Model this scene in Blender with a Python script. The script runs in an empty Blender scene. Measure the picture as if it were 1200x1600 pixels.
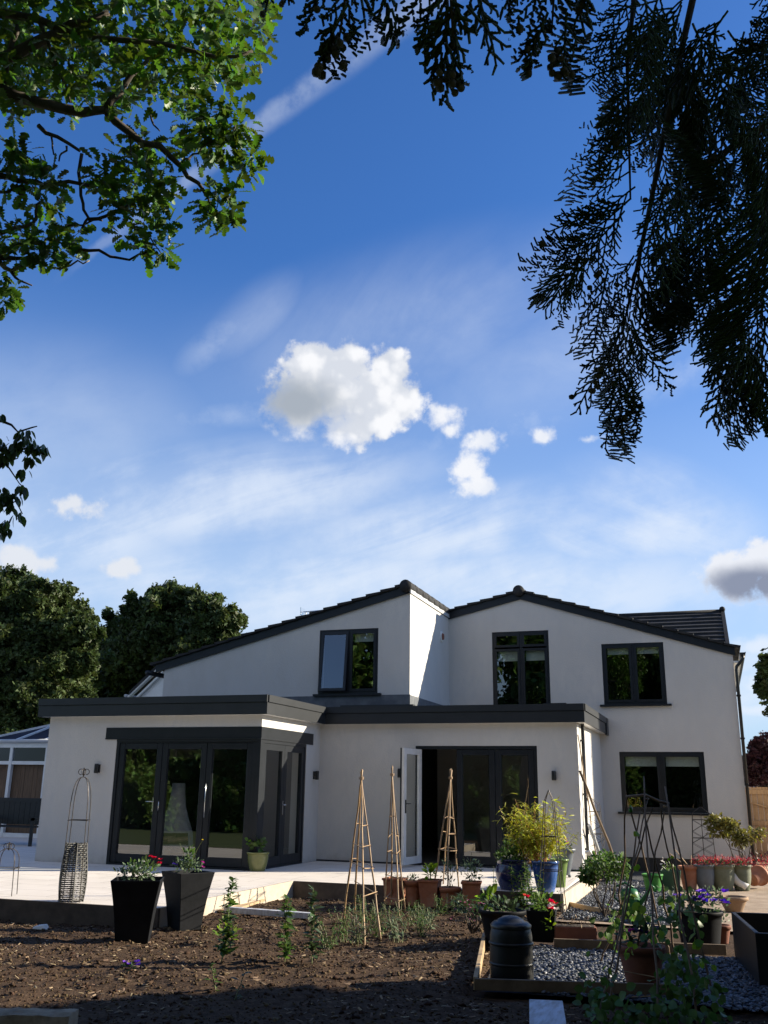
import bpy, math, random
import numpy as np
from mathutils import Vector, Matrix, noise as mnoise

# ------------------------------------------------------------------ camera, sky, sun, exposure
SC = bpy.context.scene
COL = SC.collection
FPX, PITCH, YAW, ROLL, CZ = 1465.48, 0.28671, 0.33387, 0.01447, 1.385   # fitted to the photograph (source pixels 1200x1600)
_cy, _sy, _cp, _sp = math.cos(YAW), math.sin(YAW), math.cos(PITCH), math.sin(PITCH)
FWD = np.array([-_sy*_cp, _cy*_cp, _sp]); _r = np.array([_cy, _sy, 0.0]); _u = np.cross(_r, FWD)
RGT = _r*math.cos(ROLL) + _u*math.sin(ROLL); UPV = _u*math.cos(ROLL) - _r*math.sin(ROLL)
CAMP = np.array([0, 0, CZ])
cam = bpy.data.cameras.new('camera'); camo = bpy.data.objects.new('camera', cam); COL.objects.link(camo)
cam.sensor_fit = 'VERTICAL'; cam.sensor_height = 36.0; cam.sensor_width = 27.0
cam.lens = 36.0*FPX/1600.0; cam.clip_start = 0.05; cam.clip_end = 3000
M4 = Matrix.Identity(4)
for i in range(3):
    M4[i][0] = RGT[i]; M4[i][1] = UPV[i]; M4[i][2] = -FWD[i]; M4[i][3] = CAMP[i]
camo.matrix_world = M4
SC.camera = camo

SUN_DIR = np.array([1.0, 0.56, 0.448]); SUN_DIR /= np.linalg.norm(SUN_DIR)     # towards the sun
SUN_EL = math.asin(SUN_DIR[2]); SUN_AZ = math.atan2(SUN_DIR[0], SUN_DIR[1])
SUN_STRENGTH, SKY_STRENGTH, EXPOSURE = 5.0, 0.10, 1.15
sl = bpy.data.lights.new('sun', 'SUN'); sl.energy = SUN_STRENGTH; sl.angle = math.radians(0.53); sl.color = (1.0, 0.89, 0.70)
so = bpy.data.objects.new('sun', sl); COL.objects.link(so)
so.rotation_euler = Vector(SUN_DIR).to_track_quat('Z', 'Y').to_euler()
so.location = (30, 17, 30)
SC.view_settings.view_transform = 'Standard'; SC.view_settings.look = 'None'
SC.view_settings.exposure = EXPOSURE; SC.view_settings.gamma = 1.0
SC.cycles.max_bounces = 8; SC.cycles.transparent_max_bounces = 24; SC.cycles.diffuse_bounces = 3
SC.cycles.sample_clamp_indirect = 6.0

# pixel of the photograph -> ray / point in the place
def ray(px, py): return FWD + RGT*((px-600)/FPX) - UPV*((py-800)/FPX)
def G(px, py, z=-0.2): v = ray(px, py); return CAMP + v*((z-CZ)/v[2])
def PY(px, py, y): v = ray(px, py); return CAMP + v*(y/v[1])
def PX(px, py, x): v = ray(px, py); return CAMP + v*(x/v[0])
def AT(px, py, d): v = ray(px, py); return CAMP + v*d

# ------------------------------------------------------------------ sky
class E_:
    """tiny expression wrapper for math nodes"""
    def __init__(s, nt, sock): s.nt, s.s = nt, sock
    def op(s, o, *a, clamp=False):
        n = s.nt.nodes.new('ShaderNodeMath'); n.operation = o; n.use_clamp = clamp
        for i, x in enumerate((s,)+a):
            if isinstance(x, E_): s.nt.links.new(x.s, n.inputs[i])
            else: n.inputs[i].default_value = x
        return E_(s.nt, n.outputs[0])
    def __add__(s, o): return s.op('ADD', o)
    def __sub__(s, o): return s.op('SUBTRACT', o)
    def __mul__(s, o): return s.op('MULTIPLY', o)
    def smooth(s, a, b, lo=0.0, hi=1.0):
        n = s.nt.nodes.new('ShaderNodeMapRange'); n.interpolation_type = 'SMOOTHSTEP'
        s.nt.links.new(s.s, n.inputs[0])
        for i, v in enumerate((a, b, lo, hi)): n.inputs[i+1].default_value = v
        return E_(s.nt, n.outputs[0])

def make_world():
    w = bpy.data.worlds.new('World'); SC.world = w; w.use_nodes = True
    nt = w.node_tree; nt.nodes.clear(); L = nt.links.new
    out = nt.nodes.new('ShaderNodeOutputWorld'); bg = nt.nodes.new('ShaderNodeBackground')
    L(bg.outputs[0], out.inputs[0]); bg.inputs[1].default_value = SKY_STRENGTH
    sky = nt.nodes.new('ShaderNodeTexSky'); sky.sky_type = 'NISHITA'; sky.sun_disc = False
    sky.sun_elevation = SUN_EL; sky.sun_rotation = SUN_AZ
    sky.air_density = 1.0; sky.dust_density = 0.6; sky.ozone_density = 2.5
    tc = nt.nodes.new('ShaderNodeTexCoord')
    nrm = nt.nodes.new('ShaderNodeVectorMath'); nrm.operation = 'NORMALIZE'; L(tc.outputs['Generated'], nrm.inputs[0])
    sep = nt.nodes.new('ShaderNodeSeparateXYZ'); L(nrm.outputs[0], sep.inputs[0])
    X, Y, Z = (E_(nt, sep.outputs[i]) for i in range(3))
    az = X.op('ARCTAN2', Y); el = Z.op('ARCSINE')
    def azel(px, py):
        v = ray(px, py); v = v/np.linalg.norm(v); return math.atan2(v[0], v[1]), math.asin(v[2])
    def noise(scale, detail=6, rough=0.55, stretch=(1, 1, 1), off=0.0, dist=0.0, rot=0.0):
        m = nt.nodes.new('ShaderNodeMapping'); m.inputs['Scale'].default_value = stretch
        m.inputs['Location'].default_value = (off, off*0.7, off*0.3); m.inputs['Rotation'].default_value = (0, rot, 0)
        L(nrm.outputs[0], m.inputs[0])
        n = nt.nodes.new('ShaderNodeTexNoise'); L(m.outputs[0], n.inputs['Vector'])
        n.inputs['Scale'].default_value = scale; n.inputs['Detail'].default_value = detail
        n.inputs['Roughness'].default_value = rough; n.inputs['Distortion'].default_value = dist
        return E_(nt, n.outputs[0])
    def ell(px, py, rx, ry, tilt=0.0):
        a0, e0 = azel(px, py)
        dx = (az-a0)*(math.cos(e0)*FPX); dy = (el-e0)*FPX
        c, s = math.cos(tilt), math.sin(tilt)
        u = (dx*c+dy*s)*(1.0/rx); v = (dy*c-dx*s)*(1.0/ry)
        return (u*u+v*v).op('SQRT')*(-1.0)+1.0
    def union(l):
        e = ell(*l[0])
        for q in l[1:]: e = e.op('MAXIMUM', ell(*q))
        return e
    n1 = noise(16, 9, 0.56); n2 = noise(42, 7, 0.6, off=3.1); n3 = noise(5, 5, 0.55, off=7.7)
    def billow(scale):
        n = nt.nodes.new('ShaderNodeTexVoronoi'); n.feature = 'SMOOTH_F1'; n.inputs['Scale'].default_value = scale; n.inputs['Smoothness'].default_value = 0.35
        wv = nt.nodes.new('ShaderNodeVectorMath'); wv.operation = 'MULTIPLY_ADD'; nz = nt.nodes.new('ShaderNodeTexNoise'); nz.inputs['Scale'].default_value = scale*0.9; nz.inputs['Detail'].default_value = 4
        L(nrm.outputs[0], nz.inputs['Vector']); L(nz.outputs['Color'], wv.inputs[0]); wv.inputs[1].default_value = (1.1/scale,)*3; L(nrm.outputs[0], wv.inputs[2])
        L(wv.outputs[0], n.inputs['Vector']); return E_(nt, n.outputs['Distance'])
    bw = billow(30); bw2 = billow(75); n4 = noise(110, 6, 0.62, off=6.6)
    puff = (n1-0.5)*3.0+(n2-0.5)*2.2+(n4-0.5)*1.1+(bw-0.45)*(-0.9)+(bw2-0.45)*(-0.55)
    # cumulus: (px, py, rx, ry)
    main = union([(540, 615, 112, 74), (488, 568, 48, 40), (535, 580, 70, 46), (608, 575, 40, 42), (606, 622, 60, 52), (550, 665, 62, 40), (475, 630, 66, 56)])
    small = union([(690, 652, 32, 26), (705, 672, 22, 18), (758, 690, 42, 24), (740, 728, 30, 34), (745, 762, 44, 24), (846, 683, 28, 16), (921, 686, 26, 12)])
    left = union([(112, 788, 60, 32), (35, 880, 75, 24), (180, 893, 46, 20)])
    right = union([(1165, 892, 80, 40), (1230, 905, 90, 42), (1215, 860, 60, 22)])
    soft = (ell(440, 690, 170, 110)).smooth(0.0, 0.9)
    dm = (main*1.0+puff*0.46+0.03+soft*0.10).op('SUBTRACT', 0.0)
    dm = dm.smooth(-0.08, 0.34)*(soft*(-1.0)+1.0)+dm.smooth(-0.10, 0.75)*soft
    dm = dm*main.smooth(-0.24, -0.06)
    ds = (small*0.9+puff*0.62-0.02).smooth(0.0, 0.75)*0.94
    dl = (left+puff*0.55).smooth(0.0, 0.6)*0.92
    dr = (right+puff*0.5).smooth(0.0, 0.5)
    shade_m = (ell(465, 630, 125, 62)+(n1-0.5)*0.9).smooth(0.0, 0.9)
    shade_r = (ell(1178, 912, 92, 40)+(n1-0.5)*0.7).smooth(0.0, 0.7)
    # thin high cloud and haze
    def wisps(theta, along, across, scale, seed, dist=0.6):
        c_, s_ = math.cos(theta), math.sin(theta); u = az*0.88
        p = (u*c_+el*s_)*along; q = (el*c_-u*s_)*across
        cx = nt.nodes.new('ShaderNodeCombineXYZ'); L(p.s, cx.inputs[0]); L(q.s, cx.inputs[1]); cx.inputs[2].default_value = seed
        n = nt.nodes.new('ShaderNodeTexNoise'); L(cx.outputs[0], n.inputs['Vector']); n.inputs['Scale'].default_value = scale; n.inputs['Detail'].default_value = 10
        n.inputs['Roughness'].default_value = 0.62; n.inputs['Distortion'].default_value = dist; return E_(nt, n.outputs[0])
    s1 = wisps(0.62, .6, 1.3, 6.0, 1.3); s2 = wisps(0.30, .5, 1.9, 8.0, 4.1); s3 = wisps(-0.55, .45, 1.7, 8.0, 8.8)
    def band(lst): return union(lst)
    veil = band([(650, 510, 430, 160, 0.25), (60, 690, 330, 200, 0.1), (400, 500, 130, 60, 0.75), (880, 560, 330, 140, 0.3)]).smooth(0.0, 0.95)
    streak = band([(345, 530, 110, 40, 0.75), (820, 650, 330, 50, 0.28), (1050, 590, 130, 40, 0.3), (420, 640, 260, 30, 0.2)]).smooth(0.0, 0.9)
    low = band([(330, 780, 480, 110, 0.15), (620, 930, 900, 120, 0.0), (1150, 1060, 160, 90), (100, 820, 260, 120), (700, 830, 400, 90, 0.1)]).smooth(0.0, 0.8)
    fan = band([(1040, 800, 190, 95, -0.45), (960, 840, 190, 60, -0.1)]).smooth(0.0, 0.8)
    cir = (veil*((s1*0.7+n1*0.3).smooth(0.30, 0.70)*0.7+0.3)*0.34).op('MAXIMUM', streak*((s1*0.45+n1*0.3+n2*0.25).smooth(0.40, 0.60))*0.27)
    cir = cir.op('MAXIMUM', low*((s2*0.45+s1*0.25+n1*0.3).smooth(0.38, 0.60)*0.8+0.2)*0.78)
    cir = cir.op('MAXIMUM', fan*((s3*0.45+s2*0.25+n1*0.3).smooth(0.38, 0.60)*0.8+0.2)*0.82)
    cir = cir.op('MAXIMUM', (union([(1185, 1070, 60, 30), (1190, 1010, 70, 22), (1175, 1110, 60, 16)])+(n2-0.5)*1.2).smooth(0.0, 0.9)*0.85)
    haze = (el.smooth(0.06, 0.56)*(-1.0)+1.0)*0.74
    # unseen broken cloud added behind the camera to whiten and brighten the facade
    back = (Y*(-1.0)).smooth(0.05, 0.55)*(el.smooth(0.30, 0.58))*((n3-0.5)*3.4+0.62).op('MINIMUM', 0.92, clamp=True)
    # contrail: along a great circle between two directions, widening
    a, b = ray(70, 452), ray(640, 20)
    a, b = a/np.linalg.norm(a), b/np.linalg.norm(b)
    nn = np.cross(a, b); nn /= np.linalg.norm(nn); tt = np.cross(nn, a); tt /= np.linalg.norm(tt)
    def dot(v):
        n = nt.nodes.new('ShaderNodeVectorMath'); n.operation = 'DOT_PRODUCT'; L(nrm.outputs[0], n.inputs[0]); n.inputs[1].default_value = tuple(v)
        return E_(nt, n.outputs['Value'])
    off = dot(nn); al = dot(tt)
    tmax = float(np.dot(tt, b))
    wid = (al*(1.0/tmax)).smooth(0.0, 1.3, 0.006, 0.021)
    cn = noise(30, 8, 0.62, off=5.0)
    trail = ((off+(cn-0.5)*0.012).op('ABSOLUTE').op('DIVIDE', wid)*(-1.0)+1.0).smooth(-0.1, 0.8)
    trail = trail*(al.smooth(0.0, 0.12))*(cn.smooth(0.20, 0.66))*0.27
    cir = cir.op('MAXIMUM', trail)

    def rgb(c):
        n = nt.nodes.new('ShaderNodeRGB'); n.outputs[0].default_value = (*c, 1); return n.outputs[0]
    def mix(f, A, B):
        n = nt.nodes.new('ShaderNodeMix'); n.data_type = 'RGBA'; n.clamp_factor = True
        if isinstance(f, E_): L(f.s, n.inputs[0])
        else: n.inputs[0].default_value = f
        L(A, n.inputs[6]); L(B, n.inputs[7]); return n.outputs[2]
    hs = nt.nodes.new('ShaderNodeHueSaturation'); hs.inputs['Saturation'].default_value = 1.15; hs.inputs['Value'].default_value = 1.0
    L(sky.outputs[0], hs.inputs['Color'])
    k = 1.0/SKY_STRENGTH/2**EXPOSURE
    tint = nt.nodes.new('ShaderNodeMix'); tint.data_type = 'RGBA'; tint.blend_type = 'MULTIPLY'; tint.inputs[0].default_value = 1.0
    L(hs.outputs[0], tint.inputs[6]); tint.inputs[7].default_value = (0.43, 0.62, 0.90, 1); c = tint.outputs[2]
    c = mix(haze, c, rgb((0.56*k, 0.72*k, 0.93*k)))
    c = mix(cir, c, rgb((0.80*k, 0.88*k, 1.0*k)))
    white = rgb((0.96*k, 0.97*k, 1.0*k)); grey = rgb((0.40*k, 0.45*k, 0.52*k)); dark = rgb((0.27*k, 0.31*k, 0.42*k))
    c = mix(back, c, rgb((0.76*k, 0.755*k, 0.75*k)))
    c = mix(dl, c, rgb((0.80*k, 0.83*k, 0.89*k)))
    c = mix(ds, c, mix(n1.smooth(0.35, 0.65), rgb((0.78*k, 0.83*k, 0.93*k)), white))
    c = mix(dr, c, mix(shade_r, rgb((0.85*k, 0.88*k, 0.95*k)), dark))
    c = mix(dm, c, mix(shade_m, mix(((n1-0.5)*1.2+(bw-0.45)*(-0.9)+(bw2-0.45)*(-0.5)+0.5).smooth(0.25, 0.75), rgb((0.70*k, 0.74*k, 0.82*k)), white), grey))
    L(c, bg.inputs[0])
make_world()

# ------------------------------------------------------------------ materials
def _bsdf(name):
    m = bpy.data.materials.new(name); m.use_nodes = True
    nt = m.node_tree; b = nt.nodes['Principled BSDF']; return m, nt, b
def mat(name, c, rough=0.7, c2=None, scale=8.0, detail=5, bump=0.0, bscale=60.0, metal=0.0, spec=0.4, lo=0.35, hi=0.65, c3=None, s3=1.2, stretch=None, trans=0.0, island=0.0):
    m, nt, b = _bsdf(name); L = nt.links.new
    b.inputs['Roughness'].default_value = rough; b.inputs['Metallic'].default_value = metal
    b.inputs['Specular IOR Level'].default_value = spec
    tc = nt.nodes.new('ShaderNodeTexCoord')
    vec = tc.outputs['Object']
    if stretch:
        mp = nt.nodes.new('ShaderNodeMapping'); mp.inputs['Scale'].default_value = stretch; L(vec, mp.inputs[0]); vec = mp.outputs[0]
    def rgbn(x):
        n = nt.nodes.new('ShaderNodeRGB'); n.outputs[0].default_value = (*x, 1); return n.outputs[0]
    def noi(s, d=5):
        n = nt.nodes.new('ShaderNodeTexNoise'); L(vec, n.inputs['Vector']); n.inputs['Scale'].default_value = s; n.inputs['Detail'].default_value = d; n.inputs['Roughness'].default_value = 0.6; return n.outputs[0]
    def mixc(f, A, B):
        n = nt.nodes.new('ShaderNodeMix'); n.data_type = 'RGBA'; L(f, n.inputs[0]); L(A, n.inputs[6]); L(B, n.inputs[7]); return n.outputs[2]
    def rng(f, a, b_, lo_=0.0, hi_=1.0):
        n = nt.nodes.new('ShaderNodeMapRange'); L(f, n.inputs[0])
        for i, v in enumerate((a, b_, lo_, hi_)): n.inputs[i+1].default_value = v
        return n.outputs[0]
    col = rgbn(c)
    if c2: col = mixc(rng(noi(scale, detail), lo, hi), col, rgbn(c2))
    if c3: col = mixc(rng(noi(s3, 6), 0.45, 0.7), col, rgbn(c3))
    if island:
        g = nt.nodes.new('ShaderNodeNewGeometry'); hs = nt.nodes.new('ShaderNodeHueSaturation')
        L(rng(g.outputs['Random Per Island'], 0, 1, 1-island, 1+island), hs.inputs['Value'])
        L(rng(g.outputs['Random Per Island'], 0, 1, 0.5-island*0.06, 0.5+island*0.05), hs.inputs['Hue'])
        L(col, hs.inputs['Color']); col = hs.outputs[0]
    L(col, b.inputs['Base Color'])
    if bump:
        n = nt.nodes.new('ShaderNodeTexNoise'); L(vec, n.inputs['Vector']); n.inputs['Scale'].default_value = bscale; n.inputs['Detail'].default_value = 4
        bp = nt.nodes.new('ShaderNodeBump'); bp.inputs['Strength'].default_value = bump; bp.inputs['Distance'].default_value = 0.01
        L(n.outputs[0], bp.inputs['Height']); L(bp.outputs[0], b.inputs['Normal'])
    if trans:
        t = nt.nodes.new('ShaderNodeBsdfTranslucent'); mx = nt.nodes.new('ShaderNodeMixShader'); mx.inputs[0].default_value = trans
        hs2 = nt.nodes.new('ShaderNodeHueSaturation'); hs2.inputs['Hue'].default_value = 0.485; hs2.inputs['Saturation'].default_value = 1.1; hs2.inputs['Value'].default_value = 1.7
        L(col, hs2.inputs['Color']); L(hs2.outputs[0], t.inputs['Color'])
        L(b.outputs[0], mx.inputs[1]); L(t.outputs[0], mx.inputs[2]); L(mx.outputs[0], nt.nodes['Material Output'].inputs[0])
    return m
def glass_mat(name, f0=0.09, tint=(0.62, 0.68, 0.68), wav=0.0):
    m = bpy.data.materials.new(name); m.use_nodes = True; nt = m.node_tree; nt.nodes.clear(); L = nt.links.new
    o = nt.nodes.new('ShaderNodeOutputMaterial'); lw = nt.nodes.new('ShaderNodeLayerWeight'); lw.inputs[0].default_value = 0.5
    p = E_(nt, lw.outputs['Facing']).op('POWER', 5.0)*(1-f0)+f0
    t = nt.nodes.new('ShaderNodeBsdfTransparent'); t.inputs[0].default_value = (*tint, 1)
    g = nt.nodes.new('ShaderNodeBsdfGlossy'); g.inputs['Roughness'].default_value = 0.0; g.inputs['Color'].default_value = (0.95, 0.97, 0.97, 1)
    if wav:
        tc = nt.nodes.new('ShaderNodeTexCoord'); n = nt.nodes.new('ShaderNodeTexNoise'); n.inputs['Scale'].default_value = 1.6; n.inputs['Detail'].default_value = 1; L(tc.outputs['Object'], n.inputs['Vector'])
        bp = nt.nodes.new('ShaderNodeBump'); bp.inputs['Strength'].default_value = wav; bp.inputs['Distance'].default_value = 0.01; L(n.outputs[0], bp.inputs['Height']); L(bp.outputs[0], g.inputs['Normal'])
    x = nt.nodes.new('ShaderNodeMixShader'); L(p.s, x.inputs[0]); L(t.outputs[0], x.inputs[1]); L(g.outputs[0], x.inputs[2]); L(x.outputs[0], o.inputs[0])
    return m

MT = {}
MT['render'] = mat('white_render', (0.61, 0.59, 0.56), 0.9, (0.53, 0.515, 0.49), 0.9, 8, bump=0.55, bscale=70, spec=0.2, c3=(0.55, 0.54, 0.525), s3=9, stretch=(1, 1, 0.45))
MT['anth'] = mat('anthracite_aluminium', (0.015, 0.018, 0.022), 0.42, (0.020, 0.023, 0.028), 3, bump=0.02, bscale=20, spec=0.45)
MT['frame'] = mat('grey_window_frame', (0.011, 0.014, 0.018), 0.38, (0.015, 0.018, 0.023), 5, spec=0.3)
MT['tile'] = mat('slate_roof_tile', (0.018, 0.019, 0.021), 0.75, (0.032, 0.032, 0.034), 4, bump=0.3, bscale=25, spec=0.2, c3=(0.042, 0.041, 0.037), s3=2.2)
MT['lead'] = mat('lead_flashing', (0.075, 0.085, 0.10), 0.55, (0.13, 0.14, 0.155), 5, bump=0.25, bscale=14)
MT['lightlead'] = mat('pale_fascia', (0.42, 0.44, 0.46), 0.5, (0.5, 0.51, 0.52), 6)
MT['black'] = mat('black_plastic', (0.010, 0.011, 0.012), 0.35, (0.02, 0.021, 0.022), 12, spec=0.5)
MT['matblack'] = mat('black_planter', (0.007, 0.008, 0.010), 0.6, (0.012, 0.013, 0.016), 5, spec=0.12, bump=0.1, bscale=30)
MT['bin'] = mat('black_bin_plastic', (0.008, 0.009, 0.010), 0.45, (0.014, 0.015, 0.016), 8, bump=0.05, bscale=12)
MT['white'] = mat('white_upvc', (0.74, 0.74, 0.73), 0.35, (0.66, 0.66, 0.64), 6)
MT['whitepaint'] = mat('white_board', (0.62, 0.66, 0.74), 0.55, (0.46, 0.47, 0.50), 3.5, 6, c3=(0.34, 0.33, 0.33), s3=5, stretch=(6, 1, 1))
MT['chrome'] = mat('steel', (0.6, 0.6, 0.6), 0.25, metal=1.0)
MT['glass'] = glass_mat('door_glass', 0.15, (0.86, 0.89, 0.88), 0.03)
MT['glass2'] = glass_mat('window_glass', 0.14, (0.7, 0.75, 0.74), 0.02)
MT['conglass'] = glass_mat('conservatory_glass', 0.035, (0.42, 0.45, 0.48))
MT['conroof'] = mat('blue_polycarbonate', (0.05, 0.055, 0.075), 0.9, (0.036, 0.04, 0.055), 3, spec=0.0)
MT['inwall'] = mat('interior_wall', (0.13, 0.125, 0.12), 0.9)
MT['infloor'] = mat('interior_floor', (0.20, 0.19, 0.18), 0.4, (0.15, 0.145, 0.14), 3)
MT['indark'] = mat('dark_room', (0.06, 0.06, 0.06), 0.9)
MT['blind'] = mat('pale_blind', (0.62, 0.66, 0.62), 0.8, (0.55, 0.58, 0.55), 5)
MT['stove'] = mat('grey_stove', (0.27, 0.27, 0.275), 0.8, (0.21, 0.21, 0.215), 8)
MT['wood_log'] = mat('split_log', (0.36, 0.24, 0.14), 0.8, (0.2, 0.12, 0.07), 10)
MT['cane'] = mat('bamboo_cane', (0.47, 0.32, 0.17), 0.55, (0.27, 0.17, 0.09), 9, stretch=(1, 1, 0.6), c3=(0.2, 0.13, 0.08), s3=5)
MT['darkcane'] = mat('weathered_hazel_cane', (0.20, 0.135, 0.085), 0.75, (0.10, 0.07, 0.05), 9, bump=0.2, bscale=60)
MT['wire'] = mat('dark_iron', (0.022, 0.021, 0.021), 0.45, (0.05, 0.04, 0.035), 14, metal=0.5)
MT['wicker'] = mat('grey_wicker', (0.12, 0.12, 0.115), 0.6, (0.05, 0.05, 0.048), 30, island=0.4)
MT['terra'] = mat('terracotta', (0.38, 0.155, 0.085), 0.8, (0.29, 0.11, 0.06), 7, bump=0.15, bscale=40, c3=(0.45, 0.25, 0.17), s3=4)
MT['terra2'] = mat('dull_terracotta', (0.27, 0.105, 0.065), 0.8, (0.2, 0.075, 0.05), 6, bump=0.15, bscale=40)
MT['tan'] = mat('tan_clay', (0.36, 0.24, 0.15), 0.8, (0.27, 0.18, 0.115), 7, bump=0.1)
MT['bluepot'] = mat('blue_glazed_pot', (0.03, 0.075, 0.25), 0.12, (0.05, 0.12, 0.33), 4, spec=0.7)
MT['navypot'] = mat('navy_glazed_pot', (0.012, 0.02, 0.075), 0.12, (0.02, 0.03, 0.11), 4, spec=0.7)
MT['greenpot'] = mat('olive_glazed_pot', (0.10, 0.115, 0.035), 0.22, (0.15, 0.16, 0.05), 6, spec=0.6)
MT['limepot'] = mat('green_glazed_pot', (0.16, 0.24, 0.07), 0.2, (0.12, 0.18, 0.05), 6, spec=0.6)
MT['greypot'] = mat('grey_pot', (0.13, 0.15, 0.17), 0.45, (0.1, 0.115, 0.13), 6)
MT['mosspot'] = mat('grey_green_pot', (0.17, 0.18, 0.125), 0.7, (0.11, 0.125, 0.08), 8, bump=0.15)
MT['bucket'] = mat('green_bucket', (0.05, 0.24, 0.035), 0.5, (0.04, 0.19, 0.03), 5)
MT['dkgreen'] = mat('dark_green_pot', (0.03, 0.07, 0.045), 0.45, (0.045, 0.09, 0.06), 5)
MT['wcan'] = mat('green_watering_can', (0.012, 0.10, 0.025), 0.4, (0.018, 0.13, 0.035), 5)
MT['compost'] = mat('compost', (0.035, 0.025, 0.018), 1.0, (0.06, 0.045, 0.033), 30, bump=0.8, bscale=50)
MT['soil'] = mat('garden_soil', (0.040, 0.025, 0.016), 1.0, (0.078, 0.050, 0.032), 9, 10, bump=1.0, bscale=45, spec=0.1, c3=(0.105, 0.070, 0.046), s3=26)
MT['clod'] = mat('soil_crumb', (0.050, 0.032, 0.020), 1.0, (0.10, 0.067, 0.043), 7, bump=0.4, bscale=90, spec=0.1, island=0.55)
MT['chip'] = mat('wood_chip', (0.17, 0.115, 0.07), 0.9, (0.26, 0.19, 0.125), 7, island=0.5)
MT['slate'] = mat('slate_chipping', (0.055, 0.062, 0.078), 0.5, (0.13, 0.14, 0.155), 7, island=0.6)
MT['slatebase'] = mat('slate_bed', (0.03, 0.034, 0.042), 0.9, (0.07, 0.075, 0.085), 60, bump=1.0, bscale=80)
MT['sand'] = mat('sandy_ground', (0.36, 0.27, 0.19), 0.95, (0.24, 0.175, 0.12), 5, 9, bump=0.6, bscale=40, c3=(0.44, 0.34, 0.25), s3=2)
MT['grass'] = mat('rough_grass', (0.05, 0.085, 0.025), 0.95, (0.08, 0.10, 0.035), 3, 9, bump=0.8, bscale=30)
MT['timber'] = mat('pale_timber', (0.46, 0.34, 0.20), 0.75, (0.34, 0.235, 0.13), 5, bump=0.15, bscale=30, stretch=(1, 1, 5))
MT['oldtimber'] = mat('weathered_edging', (0.20, 0.145, 0.095), 0.85, (0.12, 0.085, 0.055), 6, bump=0.25, bscale=30)
MT['kerbstone'] = mat('cream_kerb', (0.52, 0.45, 0.36), 0.85, (0.40, 0.34, 0.27), 5, 8, bump=0.3, bscale=40)
MT['logbark'] = mat('rough_log', (0.42, 0.31, 0.20), 0.95, (0.16, 0.115, 0.075), 9, 8, bump=0.9, bscale=26, c3=(0.36, 0.28, 0.19), s3=14)
MT['kerb_shade'] = mat('dark_shaded_kerb', (0.07, 0.055, 0.045), 0.85, (0.12, 0.095, 0.075), 6, bump=0.3, bscale=20)  # shade on the patio's front kerb faces, put into a darker colour
MT['fence'] = mat('brown_fence_board', (0.36, 0.225, 0.115), 0.8, (0.25, 0.15, 0.075), 4, bump=0.2, bscale=20, stretch=(6, 6, 0.6))
MT['fence2'] = mat('dark_fence_board', (0.16, 0.10, 0.06), 0.85, (0.10, 0.065, 0.04), 4, bump=0.2, bscale=20, stretch=(6, 6, 0.6))
MT['bark'] = mat('tree_bark', (0.055, 0.045, 0.035), 0.95, (0.10, 0.085, 0.07), 9, bump=0.8, bscale=14, stretch=(1, 1, 0.3))
MT['twig'] = mat('dark_twig', (0.045, 0.035, 0.028), 0.85, (0.085, 0.065, 0.05), 9, bump=0.4, bscale=40)
MT['paletwig'] = mat('pale_twig', (0.34, 0.30, 0.23), 0.8, (0.22, 0.19, 0.14), 12)
MT['oak'] = mat('oak_leaf', (0.060, 0.125, 0.018), 0.45, (0.045, 0.095, 0.016), 2, spec=0.4, trans=0.36, island=0.5)
MT['cherry'] = mat('cherry_leaf', (0.075, 0.115, 0.03), 0.4, (0.055, 0.085, 0.025), 2, spec=0.5, trans=0.3, island=0.4)
MT['cypress'] = mat('cypress_scale', (0.040, 0.072, 0.028), 0.55, (0.055, 0.085, 0.03), 9, spec=0.4, trans=0.18, island=0.35)
MT['cone'] = mat('cypress_cone', (0.06, 0.055, 0.035), 0.8, (0.09, 0.075, 0.05), 40)
MT['tree'] = mat('far_leaf', (0.066, 0.092, 0.028), 0.6, (0.030, 0.050, 0.016), 0.5, spec=0.3, trans=0.22, island=0.45)
MT['purple'] = mat('purple_leaf', (0.035, 0.014, 0.020), 0.6, (0.055, 0.02, 0.03), 3, trans=0.15, island=0.4)
MT['hedge'] = mat('hedge_leaf', (0.11, 0.19, 0.04), 0.5, (0.06, 0.115, 0.025), 0.8, trans=0.25, island=0.5)
MT['leaf'] = mat('green_leaf', (0.085, 0.155, 0.035), 0.5, (0.06, 0.12, 0.03), 6, trans=0.3, island=0.35)
MT['limeleaf'] = mat('lime_leaf', (0.16, 0.26, 0.03), 0.5, (0.12, 0.21, 0.03), 6, trans=0.45, island=0.3)
MT['dkleaf'] = mat('dark_green_leaf', (0.035, 0.07, 0.03), 0.5, (0.05, 0.085, 0.035), 6, trans=0.2, island=0.35)
MT['greyleaf'] = mat('grey_green_leaf', (0.14, 0.19, 0.11), 0.6, (0.10, 0.15, 0.085), 6, trans=0.25, island=0.35)
MT['bamboo'] = mat('golden_bamboo_leaf', (0.36, 0.36, 0.05), 0.5, (0.26, 0.30, 0.045), 3, trans=0.35, island=0.4)
MT['culm'] = mat('orange_culm', (0.48, 0.24, 0.06), 0.5, (0.36, 0.18, 0.05), 6)
MT['maple'] = mat('olive_bronze_leaf', (0.16, 0.145, 0.035), 0.55, (0.10, 0.11, 0.03), 3, trans=0.35, island=0.4)
MT['redleaf'] = mat('red_bedding', (0.50, 0.055, 0.045), 0.6, (0.34, 0.04, 0.04), 6, trans=0.2, island=0.4)
MT['stem'] = mat('green_stem', (0.10, 0.14, 0.05), 0.6, (0.14, 0.13, 0.06), 9)
def petal(n, c): MT[n] = mat(n+'_petal', c, 0.6, tuple(x*0.75 for x in c), 9, trans=0.25, island=0.25)
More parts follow.
